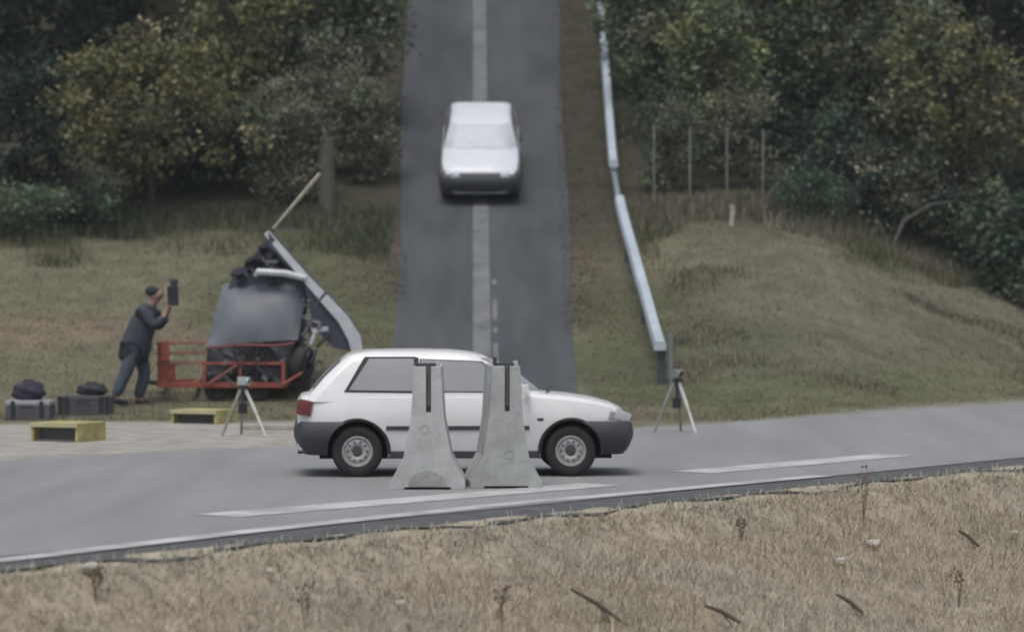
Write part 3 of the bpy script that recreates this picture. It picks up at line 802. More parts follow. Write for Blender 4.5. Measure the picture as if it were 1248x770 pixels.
# ------------------------------------------------------------------ person
def skin_mesh(name, verts, edges, root, m, parent, sub=2):
    me = bpy.data.meshes.new(name); me.from_pydata([v[:3] for v in verts], edges, [])
    o = obj(name, me, m, parent)
    md = o.modifiers.new('s', 'SKIN'); md.use_smooth_shade = True
    ss = o.modifiers.new('u', 'SUBSURF'); ss.levels = sub; ss.render_levels = sub
    sv = me.skin_vertices[0].data
    for i, v in enumerate(verts):
        r = v[3]; sv[i].radius = r if isinstance(r, tuple) else (r, r)
    sv[root].use_root = True
    baked(o); o.data.polygons.foreach_set('use_smooth', [True]*len(o.data.polygons))
    return o
PY = 56.2; PX = at(160, PY)
pe = empty('person', (PX, PY, ground_z(PX, PY)), 'person in dark jacket and jeans by the red trailer holding up a black camera', 'person')
hipL, hipR = (0.0, .09, .86), (-.02, -.09, .86)
V_ = [(0, 0, .93, .115),                                   # 0 pelvis
      (.03, 0, 1.10, .12), (.08, 0, 1.28, .13), (.12, 0, 1.42, .10),   # spine, chest
      (.15, 0, 1.51, .052), (.18, 0, 1.565, .085), (.20, 0, 1.655, .115), (.195, 0, 1.74, .085),  # neck, head
      (.02, .10, .86, .085), (.14, .12, .48, .058), (.06, .13, .09, .038), (.17, .14, .04, .034), (.26, .14, .035, .026),   # far leg
      (-.03, -.10, .86, .085), (-.10, -.12, .47, .058), (-.23, -.13, .10, .038), (-.13, -.13, .04, .034), (-.04, -.13, .035, .026),  # near leg
      (.10, -.19, 1.40, .055), (.24, -.24, 1.17, .042), (.36, -.16, 1.36, .033), (.375, -.13, 1.44, .03),     # near arm raised
      (.12, .19, 1.40, .055), (.26, .22, 1.15, .042), (.37, .10, 1.36, .033), (.39, .02, 1.45, .03),     # far arm raised
      (.30, 0, 1.64, .02), (.275, 0, 1.585, .024)]         # nose, chin
E_ = [(0,1),(1,2),(2,3),(3,4),(4,5),(5,6),(6,7),(0,8),(8,9),(9,10),(10,11),(11,12),(0,13),(13,14),(14,15),(15,16),(16,17),(3,18),(18,19),(19,20),(20,21),(3,22),(22,23),(23,24),(24,25),(6,26),(5,27)]
for base in (21, 25):
    bx_, by_, bz_ = V_[base][:3]
    sgn = 1 if base == 21 else -1
    for k, (dx, dy, ln) in enumerate(((.02, -.030*sgn, .070), (.03, -.012*sgn, .080), (.035, .006*sgn, .076), (.03, .022*sgn, .060))):
        i = len(V_); V_.append((bx_ + dx, by_ + dy, bz_ + ln * .55, .010)); V_.append((bx_ + dx + .03, by_ + dy + .012*sgn, bz_ + ln, .008)); E_ += [(base, i), (i, i+1)]
    i = len(V_); V_.append((bx_ + .045, by_ + .035*sgn, bz_ + .015, .011)); E_.append((base, i))
skin_mesh('body', V_, E_, 0, M['skin'], pe)
J = [(-.05, 0, .60, .205), (-.04, 0, .72, .225), (-.02, 0, .86, .225), (.01, 0, 1.0, .215), (.05, 0, 1.15, .21), (.09, 0, 1.30, .20), (.12, 0, 1.42, .145), (.15, 0, 1.50, .09), (.10, -.20, 1.40, .10), (.24, -.25, 1.17, .082), (.35, -.17, 1.34, .058), (.12, .20, 1.40, .10), (.26, .23, 1.15, .082), (.36, .11, 1.34, .058)]
jk = skin_mesh('jacket', J, [(0,1),(1,2),(2,3),(3,4),(4,5),(5,6),(6,7),(6,8),(8,9),(9,10),(6,11),(11,12),(12,13)], 0, M['jacket'], pe)
jk.data.materials.append(M['coat'])
for p in jk.data.polygons:
    if p.center.z < .84: p.material_index = 1
T = [(-.01, 0, .86, .165), (.02, .10, .80, .12), (.14, .12, .48, .095), (.065, .13, .10, .078), (-.03, -.10, .80, .12), (-.10, -.12, .47, .095), (-.215, -.13, .11, .078)]
skin_mesh('trousers', T, [(0,1),(1,2),(2,3),(0,4),(4,5),(5,6)], 0, M['trouser'], pe)
Hh = [(.145, 0, 1.60, .10), (.160, 0, 1.69, .125), (.185, 0, 1.77, .085)]
skin_mesh('hair', Hh, [(0,1),(1,2)], 0, M['hair'], pe)
for f in ((.03, .14), (-.27, -.13)):
    pass
for xx, yy in ((.06, .14), (-.22, -.13)):
    sh_ = [(xx - .03, yy, .055, .05), (xx + .08, yy, .045, .046), (xx + .19, yy, .038, .036)]
    skin_mesh('shoe', sh_, [(0,1),(1,2)], 0, M['coat'], pe, 2)
pe.scale = (1.12, 1.15, 1.04); pe.rotation_euler = (0, R(5), 0)
vc = empty('video_camera', (PX + .625, PY - .06, ground_z(PX, PY) + 1.51), 'black camera with a pale side screen held up in both hands', 'camera')
b = MB(); b.box((.02, 0, .16), (.16, .12, .30)); b.build('housing', M['case_dark'], vc, bevel=.02)
b = MB(); b.box((-.085, -.03, .24), (.025, .10, .14)); b.build('screen_flap', mat('pale_flap', (.36, .37, .38), .5), vc, bevel=.006)
b = MB(); b.lathe([(.05, 0), (.06, .12), (.045, .14)], 16, 'z', (.03, 0, .28)); b.build('lens', M['steel'], vc, smooth=True)

# ------------------------------------------------------------------ trees and shrubs
def leaf_arrays(Cn, size, cols, up=.25, aspect=.62, r=rng):
    """Cn (n,3) leaf centres; one folded rhombus each"""
    n = len(Cn)
    a = r.normal(size=(n, 3)); a[:, 2] *= .8; a /= np.linalg.norm(a, axis=1)[:, None]
    b_ = r.normal(size=(n, 3)); b_[:, 2] += up
    b_ -= a * (a * b_).sum(1)[:, None]; b_ /= np.linalg.norm(b_, axis=1)[:, None]
    s = np.asarray(size).reshape(-1, 1) if np.ndim(size) else np.full((n, 1), size)
    nn = np.cross(a, b_)
    Vv = np.stack([Cn - a * s * .5, Cn + b_ * s * aspect * .5 + nn * s * .07, Cn + a * s * .5, Cn - b_ * s * aspect * .5 + nn * s * .07], 1).reshape(-1, 3)
    Ff = np.arange(4 * n).reshape(n, 4)
    return Vv, Ff, np.repeat(cols, 4, axis=0)

def crown_points(c, rad, nclump, nleaf, clump_r, r, hollow=.55):
    d = r.normal(size=(nclump, 3)); d /= np.linalg.norm(d, axis=1)[:, None]
    q = r.uniform(hollow ** 3, 1, nclump) ** (1 / 3)
    wob = 1 + .22 * np.sin(d[:, 0] * 5 + c[0]) * np.sin(d[:, 2] * 4 + c[1]) + r.normal(size=nclump) * .10
    P = np.array(c) + d * q[:, None] * wob[:, None] * np.array(rad)
    idx = r.integers(0, nclump, nleaf)
    cr = clump_r * r.uniform(.6, 1.4, nclump)
    L_ = P[idx] + r.normal(size=(nleaf, 3)) * cr[idx][:, None] * np.array([.55, .55, .42])
    return P, idx, L_

def tree(name, x, y, h, wd, label, group, palette, leaf=.14, n=5000, clumps=70, cr=.34, low=.25, depth=None, bark='bark', seed=0, cat='tree', bare=0, base=None):
    r = np.random.default_rng(seed + 100)
    z0 = ground_z(x, y)
    t = empty(name, (x, y, z0), label, cat, group)
    rad = (wd / 2, (depth or wd * .8) / 2, h * (1 - low) / 2)
    c = (0, 0, h * (low + (1 - low) / 2))
    P, idx, L_ = crown_points(c, rad, clumps, n, cr, r)
    pal = np.array(palette)
    ci = r.integers(0, len(pal), clumps)
    tint = np.clip(r.normal(1, .26, clumps), .4, 1.8)
    cols = pal[ci][idx] * tint[idx][:, None] * r.normal(1, .20, (n, 1))
    lit_ = r.random(n) < .10; cols[lit_] *= 1.6
    swap = r.random(n) < .18
    cols[swap] = pal[r.integers(0, len(pal), swap.sum())]
    L_[:, 2] = np.maximum(L_[:, 2], .05)
    Vv, Ff, Cc = leaf_arrays(L_, leaf * r.uniform(.6, 1.35, n), np.clip(cols * 1.08, .004, .8), r=r)
    cro = np_mesh('crown', Vv, Ff, Cc, M['leaf'], t); cro['kind'] = 'stuff'
    b = MB(); tr_ = max(.035, h * .018); top = Vector((r.normal() * .15, r.normal() * .1, h * .72))
    b.tube([(0, 0, -.15), (r.normal()*.05, r.normal()*.05, h * .25), top * .62 + Vector((r.normal()*.08, 0, 0)), top], [tr_ * 1.25, tr_, tr_ * .7, tr_ * .3], 8)
    for k in range(min(14 + bare, clumps)):
        q = Vector(P[k]); st = Vector((0, 0, max(.1, min(q.z * .55, h * .6)))) + Vector((r.normal()*.04, r.normal()*.04, 0))
        mid = (st + q) / 2 + Vector((r.normal()*.12, r.normal()*.12, .12))
        b.tube([st, mid, q], [tr_ * .45, tr_ * .3, tr_ * .12], 5)
    b.build('trunk', M[bark], t, smooth=True)
    return t

OLIVE = [(.140, .158, .075), (.172, .182, .085), (.112, .132, .066), (.215, .22, .115)]
YELL = [(.165, .158, .074), (.14, .142, .068), (.115, .126, .062), (.21, .196, .11), (.085, .096, .05)]
GREY = [(.125, .148, .095), (.155, .172, .110), (.105, .128, .085), (.20, .21, .145)]
GREEN = [(.085, .132, .078), (.108, .155, .086), (.072, .112, .070), (.150, .19, .112)]
DARK = [(.017, .036, .029), (.026, .048, .037), (.012, .026, .022), (.036, .054, .039)]
TEAL = [(.055, .098, .068), (.072, .115, .080), (.045, .075, .055), (.11, .15, .11)]
BROWN = [(.118, .118, .086), (.145, .140, .102), (.098, .104, .076), (.115, .134, .086)]
G_L, G_R = 'bushes and trees at the edge of the wood on the left', 'bushes and trees at the edge of the wood on the right'
def T_(name, px, y, h, wd, label, grp, pal, **k): return tree(name, at(px, y), y, h, wd, label, grp, pal, **k)
# left side
T_('autumn_bush', 185, 69.0, 3.35, 3.5, 'large yellow olive bush with loose leaves at the left wood edge', G_L, YELL, n=9000, clumps=120, leaf=.12, low=.17, seed=1, cat='bush')
T_('dark_tree', 20, 74.5, 7.5, 4.2, 'almost black evergreen tree filling the top left corner', G_L, DARK, n=9000, clumps=110, leaf=.17, cr=.42, low=.05, seed=2)
T_('dark_tree', 150, 77, 8.0, 4.0, 'dark green tree rising behind the yellow olive bush', G_L, DARK, n=8000, clumps=100, leaf=.17, cr=.42, low=.05, seed=3)
T_('olive_tree', 290, 72.5, 5.6, 2.2, 'narrow yellow green tree to the right of the large yellow bush', G_L, OLIVE, n=7000, clumps=80, leaf=.13, low=.12, seed=4)
T_('grey_green_tree', 365, 73.5, 6.2, 2.6, 'grey olive tree behind the pale pole of the wreck', G_L, GREY, n=8000, clumps=90, leaf=.12, low=.06, seed=5)
T_('grey_green_tree', 424, 74.2, 5.8, 2.0, 'grey green tree close to the left edge of the hill road', G_L, GREEN + GREY, n=8000, clumps=90, leaf=.12, low=.05, seed=6)
T_('twiggy_shrub', 440, 70.8, 2.4, 1.3, 'brown twiggy shrub beside the hill road left of the driving car', G_L, BROWN + GREY, n=3800, clumps=60, leaf=.09, cr=.25, low=.06, seed=7, cat='shrub', bare=8)
T_('twiggy_shrub', 345, 69.4, 2.2, 1.9, 'greyish shrub behind the raised roof of the wreck', G_L, GREY + BROWN, n=3800, clumps=60, leaf=.09, cr=.28, low=.04, seed=8, cat='shrub', bare=8)
T_('low_shrub', 30, 67.4, .95, 2.2, 'low pale green shrub at the far left edge of the lawn', G_L, TEAL + GREEN, n=2800, clumps=60, leaf=.09, cr=.22, low=.0, seed=9, cat='shrub')
T_('low_shrub', 105, 68.0, .9, 1.8, 'low green shrub under the left side of the yellow bush', G_L, GREEN + DARK, n=2200, clumps=50, leaf=.09, cr=.22, low=.0, seed=10, cat='shrub')
T_('dark_shrub', 205, 70.0, 1.4, 2.6, 'undergrowth shrub coloured dark for the shadow below the large yellow bush', G_L, DARK, n=3600, clumps=60, leaf=.11, cr=.28, low=.0, seed=11, cat='shrub')  # dark leaf colours stand for the shadow under the yellow bush
T_('dark_shrub', 285, 70.4, 1.6, 1.8, 'dark green shrub between the yellow bush and the wreck', G_L, DARK + GREEN, n=3000, clumps=60, leaf=.11, cr=.28, low=.0, seed=12, cat='shrub')
T_('dark_shrub', 30, 70.6, 2.4, 2.4, 'dark teal shrub behind the low shrub at the left edge', G_L, DARK, n=4200, clumps=70, leaf=.12, cr=.3, low=.0, seed=13, cat='shrub')
# right side
T_('grey_green_tree', 800, 73.5, 5.6, 2.0, 'grey green tree just right of the guard rail', G_R, GREEN + GREY, n=8000, clumps=90, leaf=.12, low=.05, seed=21)
T_('olive_tree', 872, 71.8, 3.6, 1.7, 'small yellow green tree above the thin fence posts', G_R, OLIVE + GREEN, n=5500, clumps=80, leaf=.12, low=.15, seed=22)
T_('grey_green_tree', 930, 74.5, 6.4, 2.8, 'tall olive grey tree in the middle of the right hand wood', G_R, GREEN + OLIVE + GREY, n=9000, clumps=110, leaf=.13, low=.08, seed=23)
T_('grey_green_tree', 1040, 73.2, 5.6, 3.0, 'broad olive grey tree right of the middle of the wood', G_R, GREY + OLIVE + GREEN, n=9500, clumps=110, leaf=.12, low=.12, seed=24)
T_('autumn_tree', 1160, 71.6, 4.5, 2.6, 'yellowing tree near the dark corner on the right', G_R, YELL + OLIVE + GREY, n=7500, clumps=90, leaf=.12, low=.24, seed=25)
T_('dark_tree', 1215, 76.5, 8.2, 3.4, 'almost black tree in the top right corner', G_R, DARK, n=8000, clumps=100, leaf=.16, cr=.4, low=.05, seed=26)
T_('dark_tree', 1095, 78, 8.5, 3.4, 'dark tree rising behind the yellowing right hand tree', G_R, DARK + GREEN, n=8000, clumps=100, leaf=.16, cr=.4, low=.05, seed=27)
T_('grey_green_shrub', 1238, 68.6, 2.2, 1.8, 'shrub with pale large leaves at the right edge of the picture', G_R, GREEN + TEAL + [(.20, .21, .17)], n=3400, clumps=55, leaf=.13, cr=.27, low=.0, seed=28, cat='shrub')
T_('low_shrub', 988, 68.3, .95, 1.6, 'low blue green shrub at the top of the grassy mound', G_R, TEAL, n=2600, clumps=50, leaf=.08, cr=.2, low=.0, seed=29, cat='shrub')
T_('dark_shrub', 1090, 69.4, 1.7, 2.4, 'dark brown shrub above the right end of the mound', G_R, BROWN + DARK, n=4500, clumps=70, leaf=.10, cr=.28, low=.0, seed=30, cat='shrub', bare=8)
T_('dark_shrub', 1175, 69.0, 1.5, 1.9, 'dark shrub between the brown shrub and the pale leaved shrub', G_R, DARK + GREEN, n=3800, clumps=60, leaf=.10, cr=.26, low=.0, seed=31, cat='shrub')
T_('twiggy_shrub', 905, 70.3, 2.1, 1.5, 'grey twiggy shrub behind the thin fence', G_R, GREY + BROWN, n=3600, clumps=60, leaf=.08, cr=.24, low=.02, seed=32, cat='shrub', bare=10)
T_('twiggy_shrub', 815, 70.0, 1.9, 1.3, 'brown green shrub between the guard rail and the fence', G_R, BROWN + GREEN, n=3400, clumps=60, leaf=.08, cr=.24, low=.0, seed=33, cat='shrub', bare=8)
T_('dark_shrub', 1010, 70.2, 1.9, 2.0, 'dark green shrub behind the low blue green shrub', G_R, DARK + TEAL, n=4200, clumps=60, leaf=.10, cr=.27, low=.0, seed=34, cat='shrub')

T_('dark_shrub', 955, 73.2, 2.6, 2.0, 'dark green shrub under the tall olive grey tree', G_R, GREEN + DARK, n=4800, clumps=70, leaf=.11, cr=.3, low=.0, seed=41, cat='shrub')
T_('dark_shrub', 1150, 73.5, 2.6, 2.4, 'dark green shrub under the yellowing right hand tree', G_R, GREEN + DARK, n=4800, clumps=70, leaf=.11, cr=.3, low=.0, seed=42, cat='shrub')
T_('twiggy_shrub', 775, 76.5, 3.0, 1.6, 'olive shrub close behind the upper end of the guard rail', G_R, GREY + GREEN, n=4800, clumps=70, leaf=.11, cr=.3, low=.0, seed=43, cat='shrub')
T_('twiggy_shrub', 400, 71.6, 2.4, 1.8, 'grey brown shrub behind the broken grey trunk', G_L, GREY + BROWN, n=4200, clumps=70, leaf=.10, cr=.3, low=.0, seed=44, cat='shrub', bare=8)

# far wood covering the hill behind: too dense to count
def far_wood():
    r = np.random.default_rng(5)
    Vs, Fs, Cs, k = [], [], [], 0
    b = MB()
    spots = []
    for y in np.arange(78, 128, 3.4):
        for x in np.arange(-30, 31, 2.6):
            xx, yy = x + r.normal() * .7, y + r.normal() * .8
            if abs(xx - road_c(yy)) < road_w(yy) + 2.0: continue
            if abs(xx) > yy * .139 + 8: continue
            spots.append((xx, yy))
    for (xx, yy) in spots:
        h = r.uniform(6, 9.5); z0 = ground_z(xx, yy); wd = r.uniform(2.8, 4.2); nl = 900
        P, idx, L_ = crown_points((xx, yy, z0 + h * .55), (wd/2, wd/2, h * .46), 34, nl, .5, r)
        pal = np.array([DARK, GREEN, GREY, DARK, BROWN][r.integers(0, 5)])
        cols = pal[r.integers(0, len(pal), 34)][idx] * r.normal(1, .2, (nl, 1))
        Vv, Ff, Cc = leaf_arrays(L_, .30 * r.uniform(.6, 1.4, nl), np.clip(cols, .004, .5), r=r)
        Vs.append(Vv); Fs.append(Ff + k); Cs.append(Cc); k += len(Vv)
    o = np_mesh('far_wood', np.concatenate(Vs), np.concatenate(Fs), np.concatenate(Cs), M['leaf'])
    tag(o, 'dense dark autumn wood covering the hill on both sides of the road', 'wood', kind='stuff')
far_wood()

# broken pale trunk behind the wreck
t = empty('bare_trunk', (at(398, 68.8), 68.8, ground_z(at(398, 68.8), 68.8)), 'broken grey tree trunk with a few bare twigs behind the wreck', 'tree')
b = MB(); b.tube([(0, 0, -.1), (.02, 0, .5), (0, 0, 1.0), (.03, 0, 1.38)], [.17, .15, .14, .12], 10); b.build('trunk', M['bark_pale'], t, smooth=True)
b = MB()
for k in range(4):
    a = R(rr.uniform(-170, 170)); e = Vector((math.cos(a) * rr.uniform(.3, .7), math.sin(a) * .2, rr.uniform(-.1, .5))); b.tube([(0, 0, 1.3), Vector((0, 0, 1.36)) + e * .5 + Vector((0, 0, .06)), Vector((0, 0, 1.36)) + e], [.03, .02, .008], 5)
b.build('twigs', M['bark_pale'], t)['kind'] = 'stuff'
# arching pale branch on the right
t = empty('fallen_branch', (at(1085, 68.4), 68.4, ground_z(at(1085, 68.4), 68.4)), 'pale arching dead branch over the dark shrubs on the right', 'branch')
b = MB(); b.tube([(0, 0, -.05), (.25, 0, .55), (.75, .05, .86), (1.25, .1, .92), (1.6, .1, .80)], [.05, .045, .035, .025, .012], 7)
for k in range(7):
    p = Vector((rr.uniform(.3, 1.4), .05, rr.uniform(.6, .9))); b.tube([p, p + Vector((rr.uniform(-.1, .35), rr.uniform(-.1, .1), rr.uniform(-.1, .3)))], [.014, .006], 5)
b.build('branch', M['bark_pale'], t, smooth=True)

# thin wire fence on the right bank
ft = empty('wire_fence', (at(860, 69), 69, ground_z(at(860, 69), 69)), 'thin wire fence with slender pale posts along the right hand wood edge', 'fence')
fp = [(797, 69.2), (841, 69.0), (886, 68.9), (930, 68.8)]
tops = []
for px, y in fp:
    x = at(px, y); g = ground_z(x, y); b = MB(); b.tube([(x, y, g - .1), (x, y, g + 1.45)], .017, 7); world_part('fence_post', b, M['post_pale'], ft, smooth=True); tops.append((x, y, g))
for hgt in (.35, .7, 1.05, 1.38):
    b = MB(); b.tube([(x, y, g + hgt) for x, y, g in tops], .004, 4); world_part('wire', b, M['wire'], ft)
mx_ = at(892, 67.2); b = MB(); b.box((0, 0, .14), (.085, .06, .36), (0, R(6), 0)); b.box((.0, -.01, .34), (.09, .07, .06), (0, R(6), 0)); mk = b.build('marker_post', M['stone'], None, bevel=.012); mk.location = (mx_, 67.2, ground_z(mx_, 67.2)); tag(mk, 'short white marker post at the top of the mound below the fence', 'marker post')

# ------------------------------------------------------------------ grass
def blades(n, xs, ys, length, width, lean, pal, r, name, label, zo=0.0):
    z = terrain(xs, ys) - .01 + zo
    a = r.uniform(0, 2 * np.pi, n); ln = length * r.uniform(.45, 1.4, n)
    le = np.clip(r.normal(lean, .28, n), .05, 1.35)
    dx, dy = np.cos(a) * np.sin(le), np.sin(a) * np.sin(le)
    up = np.cos(le)
    sx, sy = -np.sin(a), np.cos(a)
    sx = np.where(np.abs(sx) < .35, np.sign(sx + 1e-6) * .35, sx)
    wv = width * r.uniform(.6, 1.4, n)
    P0 = np.stack([xs, ys, z], 1); side = np.stack([sx, sy, np.zeros(n)], 1) * wv[:, None] * .5
    mid = P0 + np.stack([dx * .45, dy * .45, up * .62], 1) * ln[:, None]
    tip = P0 + np.stack([dx, dy, up * .88 - .12 * np.sin(le)], 1) * ln[:, None]
    Vv = np.stack([P0 - side, P0 + side, mid + side * .8, mid - side * .8, tip], 1).reshape(-1, 3)
    k = np.arange(n)[:, None] * 5
    F1 = k + np.array([[0, 1, 2]]); F2 = k + np.array([[0, 2, 3]]); F3 = k + np.array([[3, 2, 4]])
    Ff = np.concatenate([F1, F2, F3])
    pal = np.array(pal); patch_ = bumps(xs * 2.2 + 5, ys * 1.6 + 2)
    pi = np.clip(((patch_ + .6) / 1.2 * len(pal) + r.normal(0, .9, n)).astype(int), 0, len(pal) - 1)
    c = pal[pi] * r.normal(1, .17, (n, 1))
    o = np_mesh(name, Vv, Ff, np.repeat(np.clip(c, .01, .8), 5, axis=0), M['blade'])
    return tag(o, label, 'grass', kind='stuff')
r = np.random.default_rng(21)
n = 190000
u = r.uniform(-13, 17, n); v = .36 + 6.2 * r.random(n) ** 1.15
pp = np.array([0, 34.2])[None, :] + D[None, :] * u[:, None] - NRM[None, :] * v[:, None]
STRAW = [(.325, .315, .22), (.41, .362, .268), (.465, .40, .30), (.445, .37, .285), (.375, .335, .278), (.50, .448, .36), (.42, .39, .33), (.355, .33, .288)]
blades(n, pp[:, 0], pp[:, 1], (.10 + .10 * sstep(.3, 1.1, v)), .007, 1.0, STRAW, r, 'dry_grass', 'matted dry straw coloured grass on the bank in front of the road')
n = 2600
u = r.uniform(-13, 17, n); v = 1.2 + 5.5 * r.random(n)
pp = np.array([0, 34.2])[None, :] + D[None, :] * u[:, None] - NRM[None, :] * v[:, None]
ok = bumps(pp[:, 0] * 1.2 + 3, pp[:, 1] * 1.2) + r.normal(0, .2, n) > .05
pp = pp[ok]
blades(len(pp), pp[:, 0], pp[:, 1], .30, .007, .25, [(.22, .19, .15), (.33, .29, .23), (.28, .25, .21), (.42, .38, .31)], r, 'dry_stems', 'thin upright dead grass stems on the near bank')
n = 3600
u = r.uniform(-13, 17, n); v = .22 + .40 * r.random(n)
pp = np.array([0, 34.2])[None, :] + D[None, :] * u[:, None] - NRM[None, :] * v[:, None]
blades(n, pp[:, 0], pp[:, 1], .10, .010, .7, [(.36, .37, .30), (.42, .42, .35), (.29, .31, .23)], r, 'verge_grass', 'pale tufts of grass along the dark edge of the road')
n = 110000
xs = r.uniform(-10.5, 11, n); ys = 53.5 + 16 * r.random(n)
ok = (np.abs(xs - road_c(ys)) > road_w(ys) + .05 + .5 * r.random(n) ** 2) & (ys > far_y(xs) + .5) & ((ys - base_y(xs) > -2.6 + bumps(xs, ys) * 1.3))
xs, ys = xs[ok], ys[ok]
blades(len(xs), xs, ys, .075, .009, .55, [(.145, .152, .088), (.168, .163, .104), (.20, .18, .128), (.182, .17, .116), (.16, .158, .098)], r, 'lawn_grass', 'short worn autumn grass on the slopes beyond the main road')

r = np.random.default_rng(33)
n = 30000
ys = 58 + 40 * r.random(n) ** 1.3; sg = np.where(r.random(n) < .5, -1, 1); dist = np.abs(r.normal(0, .5, n)) - .16
xs = road_c(ys) + sg * (road_w(ys) + dist)
cl = bumps(xs * 2.5, ys * 2.0) + r.normal(0, .25, n) > .0
xs, ys = xs[cl], ys[cl]; n = len(xs)
blades(n, xs, ys, .075, .011, .7, [(.125, .10, .08), (.15, .118, .09), (.11, .105, .07), (.13, .125, .08), (.17, .145, .11)], r, 'verge_litter', 'brown low growth and fallen leaves along the edges of the hill road')

r = np.random.default_rng(55)
n = 30000
xs = r.uniform(2.6, 11.5, n); tt = .8 + 9.0 * r.random(n); ys = base_y(xs) + tt
keep = bumps(xs * 1.1 + 7, ys * 2.4 + 2) + bumps(xs * 3.1, ys * 3.3) * .7 + r.normal(0, .12, n) > .30
xs, ys = xs[keep], ys[keep]
blades(len(xs), xs, ys, .17, .011, .6, [(.105, .108, .07), (.135, .125, .09), (.16, .14, .105), (.12, .115, .085), (.19, .17, .13)], r, 'rough_tufts', 'rough brown grass tufts scattered over the right hand mound')
r = np.random.default_rng(44)
n = 42000
xs = r.uniform(1.9, 12, n); tt = 8.0 + 5.0 * r.random(n)
ys = base_y(xs) + tt
keep = (bumps(xs * 1.6, ys * 1.6) + (tt - 10.2) * .16 + r.normal(0, .12, n) > .12) & (np.abs(xs - np.interp(ys, [57.6, 70, 90], [2.33, 1.95, 2.0])) > .25)
xs, ys = xs[keep], ys[keep]
blades(len(xs), xs, ys, .34, .014, .45, [(.11, .13, .07), (.15, .16, .09), (.19, .175, .115), (.13, .14, .085), (.20, .19, .14)], r, 'tall_grass', 'rough tall grass at the foot of the wood on top of the mound')
n = 22000
xs = r.uniform(-11.5, -2.2, n); tt = 9.4 + 3.6 * r.random(n); ys = base_y(xs) + tt
keep = (bumps(xs * 1.6, ys * 1.6) + (tt - 11.0) * .2 + r.normal(0, .12, n) > .12)
xs, ys = xs[keep], ys[keep]
blades(len(xs), xs, ys, .28, .014, .45, [(.085, .105, .06), (.12, .13, .075), (.15, .145, .09), (.10, .115, .07)], r, 'tall_grass', 'rough tall grass along the foot of the left hand wood')

# ------------------------------------------------------------------ weeds, sticks and stones on the near bank
def bank_pt(px, py):
    # point of the near bank seen at this place: march along the view ray
    dx, dz = (px - 624) / 4480, (317 - py) / 4480
    y = 20.0
    while y < 60 and CAM_H + dz * y > ground_z(dx * y, y): y += .05
    return dx * y, y
weed_lab = ['tall dead weed leaning over the road edge on the right', 'dead weed standing on the dry bank at far left', 'dead weed at the bottom left of the bank', 'dead weed below the middle of the bank',
            'dead weed on the bank under the second road dash', 'dead weed at the lower right of the bank', 'small dead weed below the front wheel', 'reddish dead weed right of the bottom middle']
for (px, py, h), lb in zip([(1052, 640, .62), (117, 735, .28), (372, 765, .36), (612, 760, .34), (905, 660, .22), (1168, 740, .40)], weed_lab):
    x, y = bank_pt(px, py); t = empty('dead_weed', (x, y, ground_z(x, y)), lb, 'weed', 'dead weeds on the dry bank')
    b = MB()
    for k in range(3):
        e = Vector((rr.uniform(-.06, .06), rr.uniform(-.05, .05), h * rr.uniform(.7, 1))); b.tube([(0, 0, -.03), e * .5 + Vector((rr.uniform(-.02, .02), 0, 0)), e], [.007, .005, .002], 5)
        for q_ in range(4):
            s_ = e * rr.uniform(.4, .95); b.tube([s_, s_ + Vector((rr.uniform(-.08, .08), rr.uniform(-.05, .05), rr.uniform(.02, .09)))], [.004, .002], 4)
    b.build('stem', M['weed'], t)
    heads = MB()
    for q_ in range(10): heads.box((rr.uniform(-.07, .07), rr.uniform(-.05, .05), h * rr.uniform(.55, 1.0)), (.018, .018, .03), (rr.random(), rr.random(), 0))
    heads.build('seed_heads', M['weed'], t)['kind'] = 'stuff'
stick_lab = ['dark forked stick lying at the bottom middle of the bank', 'short dark stick half buried near the bottom edge', 'dark stick lying on the right part of the bank', 'short stick near the right edge of the bank']
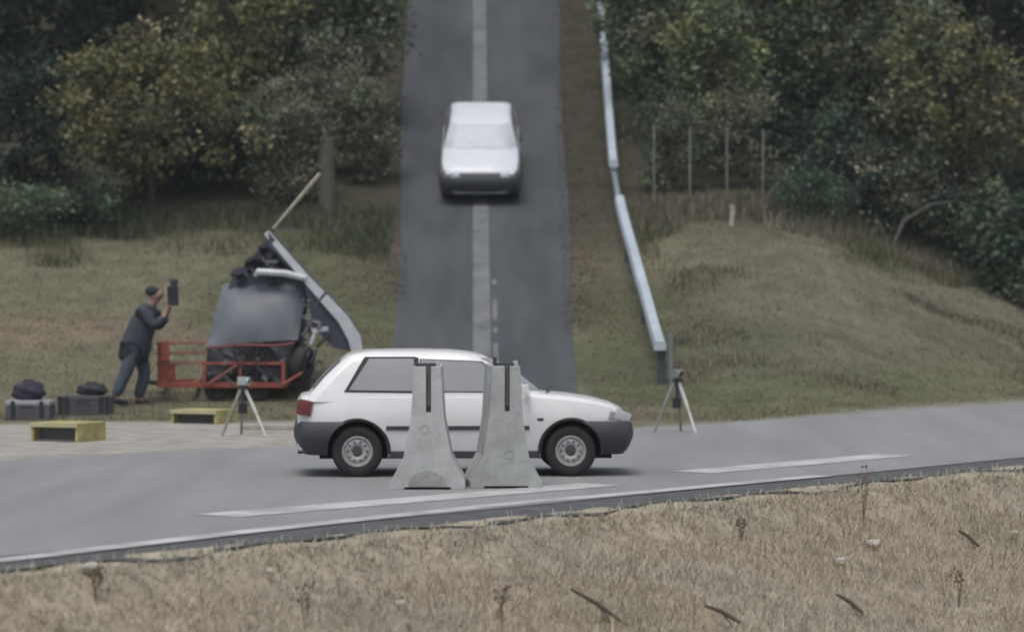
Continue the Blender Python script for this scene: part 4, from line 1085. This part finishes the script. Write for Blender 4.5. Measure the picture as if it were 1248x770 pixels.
for (px, py, L_, a), lb in zip([(728, 752, .55, -32), (880, 762, .34, -25), (1035, 748, .30, -35), (1180, 668, .26, -38)], stick_lab):
    x, y = bank_pt(px, py); t = empty('dead_stick', (x, y - .06, ground_z(x, y) + .10), lb, 'stick', 'dead sticks on the dry bank')
    d = Vector((math.cos(R(a)), -.25, math.sin(R(a)))) * L_ / 2
    b = MB(); b.tube([-d, Vector((0, 0, .02)), d], [.012, .020, .016], 7); b.build('branch', M['stick'], t, smooth=True)
    b = MB(); b.tube([Vector((0, 0, .01)), d * .5 + Vector((.02, -.03, -.08))], [.010, .005], 5); b.build('side_twig', M['stick'], t)
stones = [(112, 700, 'small pale stone near the dead weed at far left'), (330, 704, 'small pale stone below the left end of the white dash'), (1064, 668, 'pale stone below the tall weed on the right of the bank'),
          (1236, 655, 'largest pale stone at the right edge of the bank'), (488, 742, 'pale stone near the bottom left of the middle of the bank'), (1025, 690, 'small pale stone above the stick on the right of the bank')]
for i, (px, py, lb) in enumerate(stones):
    x, y = bank_pt(px, py)
    bm = bmesh.new(); bmesh.ops.create_icosphere(bm, subdivisions=2, radius=1); r_ = random.Random(i)
    s_ = r_.uniform(.03, .06)
    for v_ in bm.verts: v_.co = Vector((v_.co.x * s_ * 1.4, v_.co.y * s_, v_.co.z * s_ * .8)) * r_.uniform(.8, 1.15)
    me = bpy.data.meshes.new('stone'); bm.to_mesh(me); bm.free()
    o = obj('stone', me, M['stone']); o.location = (x, y - .05, ground_z(x, y) + .05); tag(o, lb, 'stone', 'pale stones in the dry grass')

# ------------------------------------------------------------------ thin damp autumn air
hz = MB(); zlo = float(GZ.min()) - 1.0; zhi = float(GZ.max()) + 12.0
hz.box((0, 600, (zlo + zhi) / 2), (1460, 1700, zhi - zlo)); ho = hz.build('haze', [])
hm = bpy.data.materials.new('haze'); hm.use_nodes = True; hn = hm.node_tree
hn.nodes.remove(hn.nodes['Principled BSDF'])
pv = hn.nodes.new('ShaderNodeVolumePrincipled'); pv.inputs['Density'].default_value = 0.0004; pv.inputs['Color'].default_value = (.86, .92, .95, 1)
hn.links.new(pv.outputs[0], hn.nodes['Material Output'].inputs['Volume'])
ho.data.materials.clear(); ho.data.materials.append(hm)
tag(ho, 'thin damp haze over the whole place', 'haze', kind='stuff')
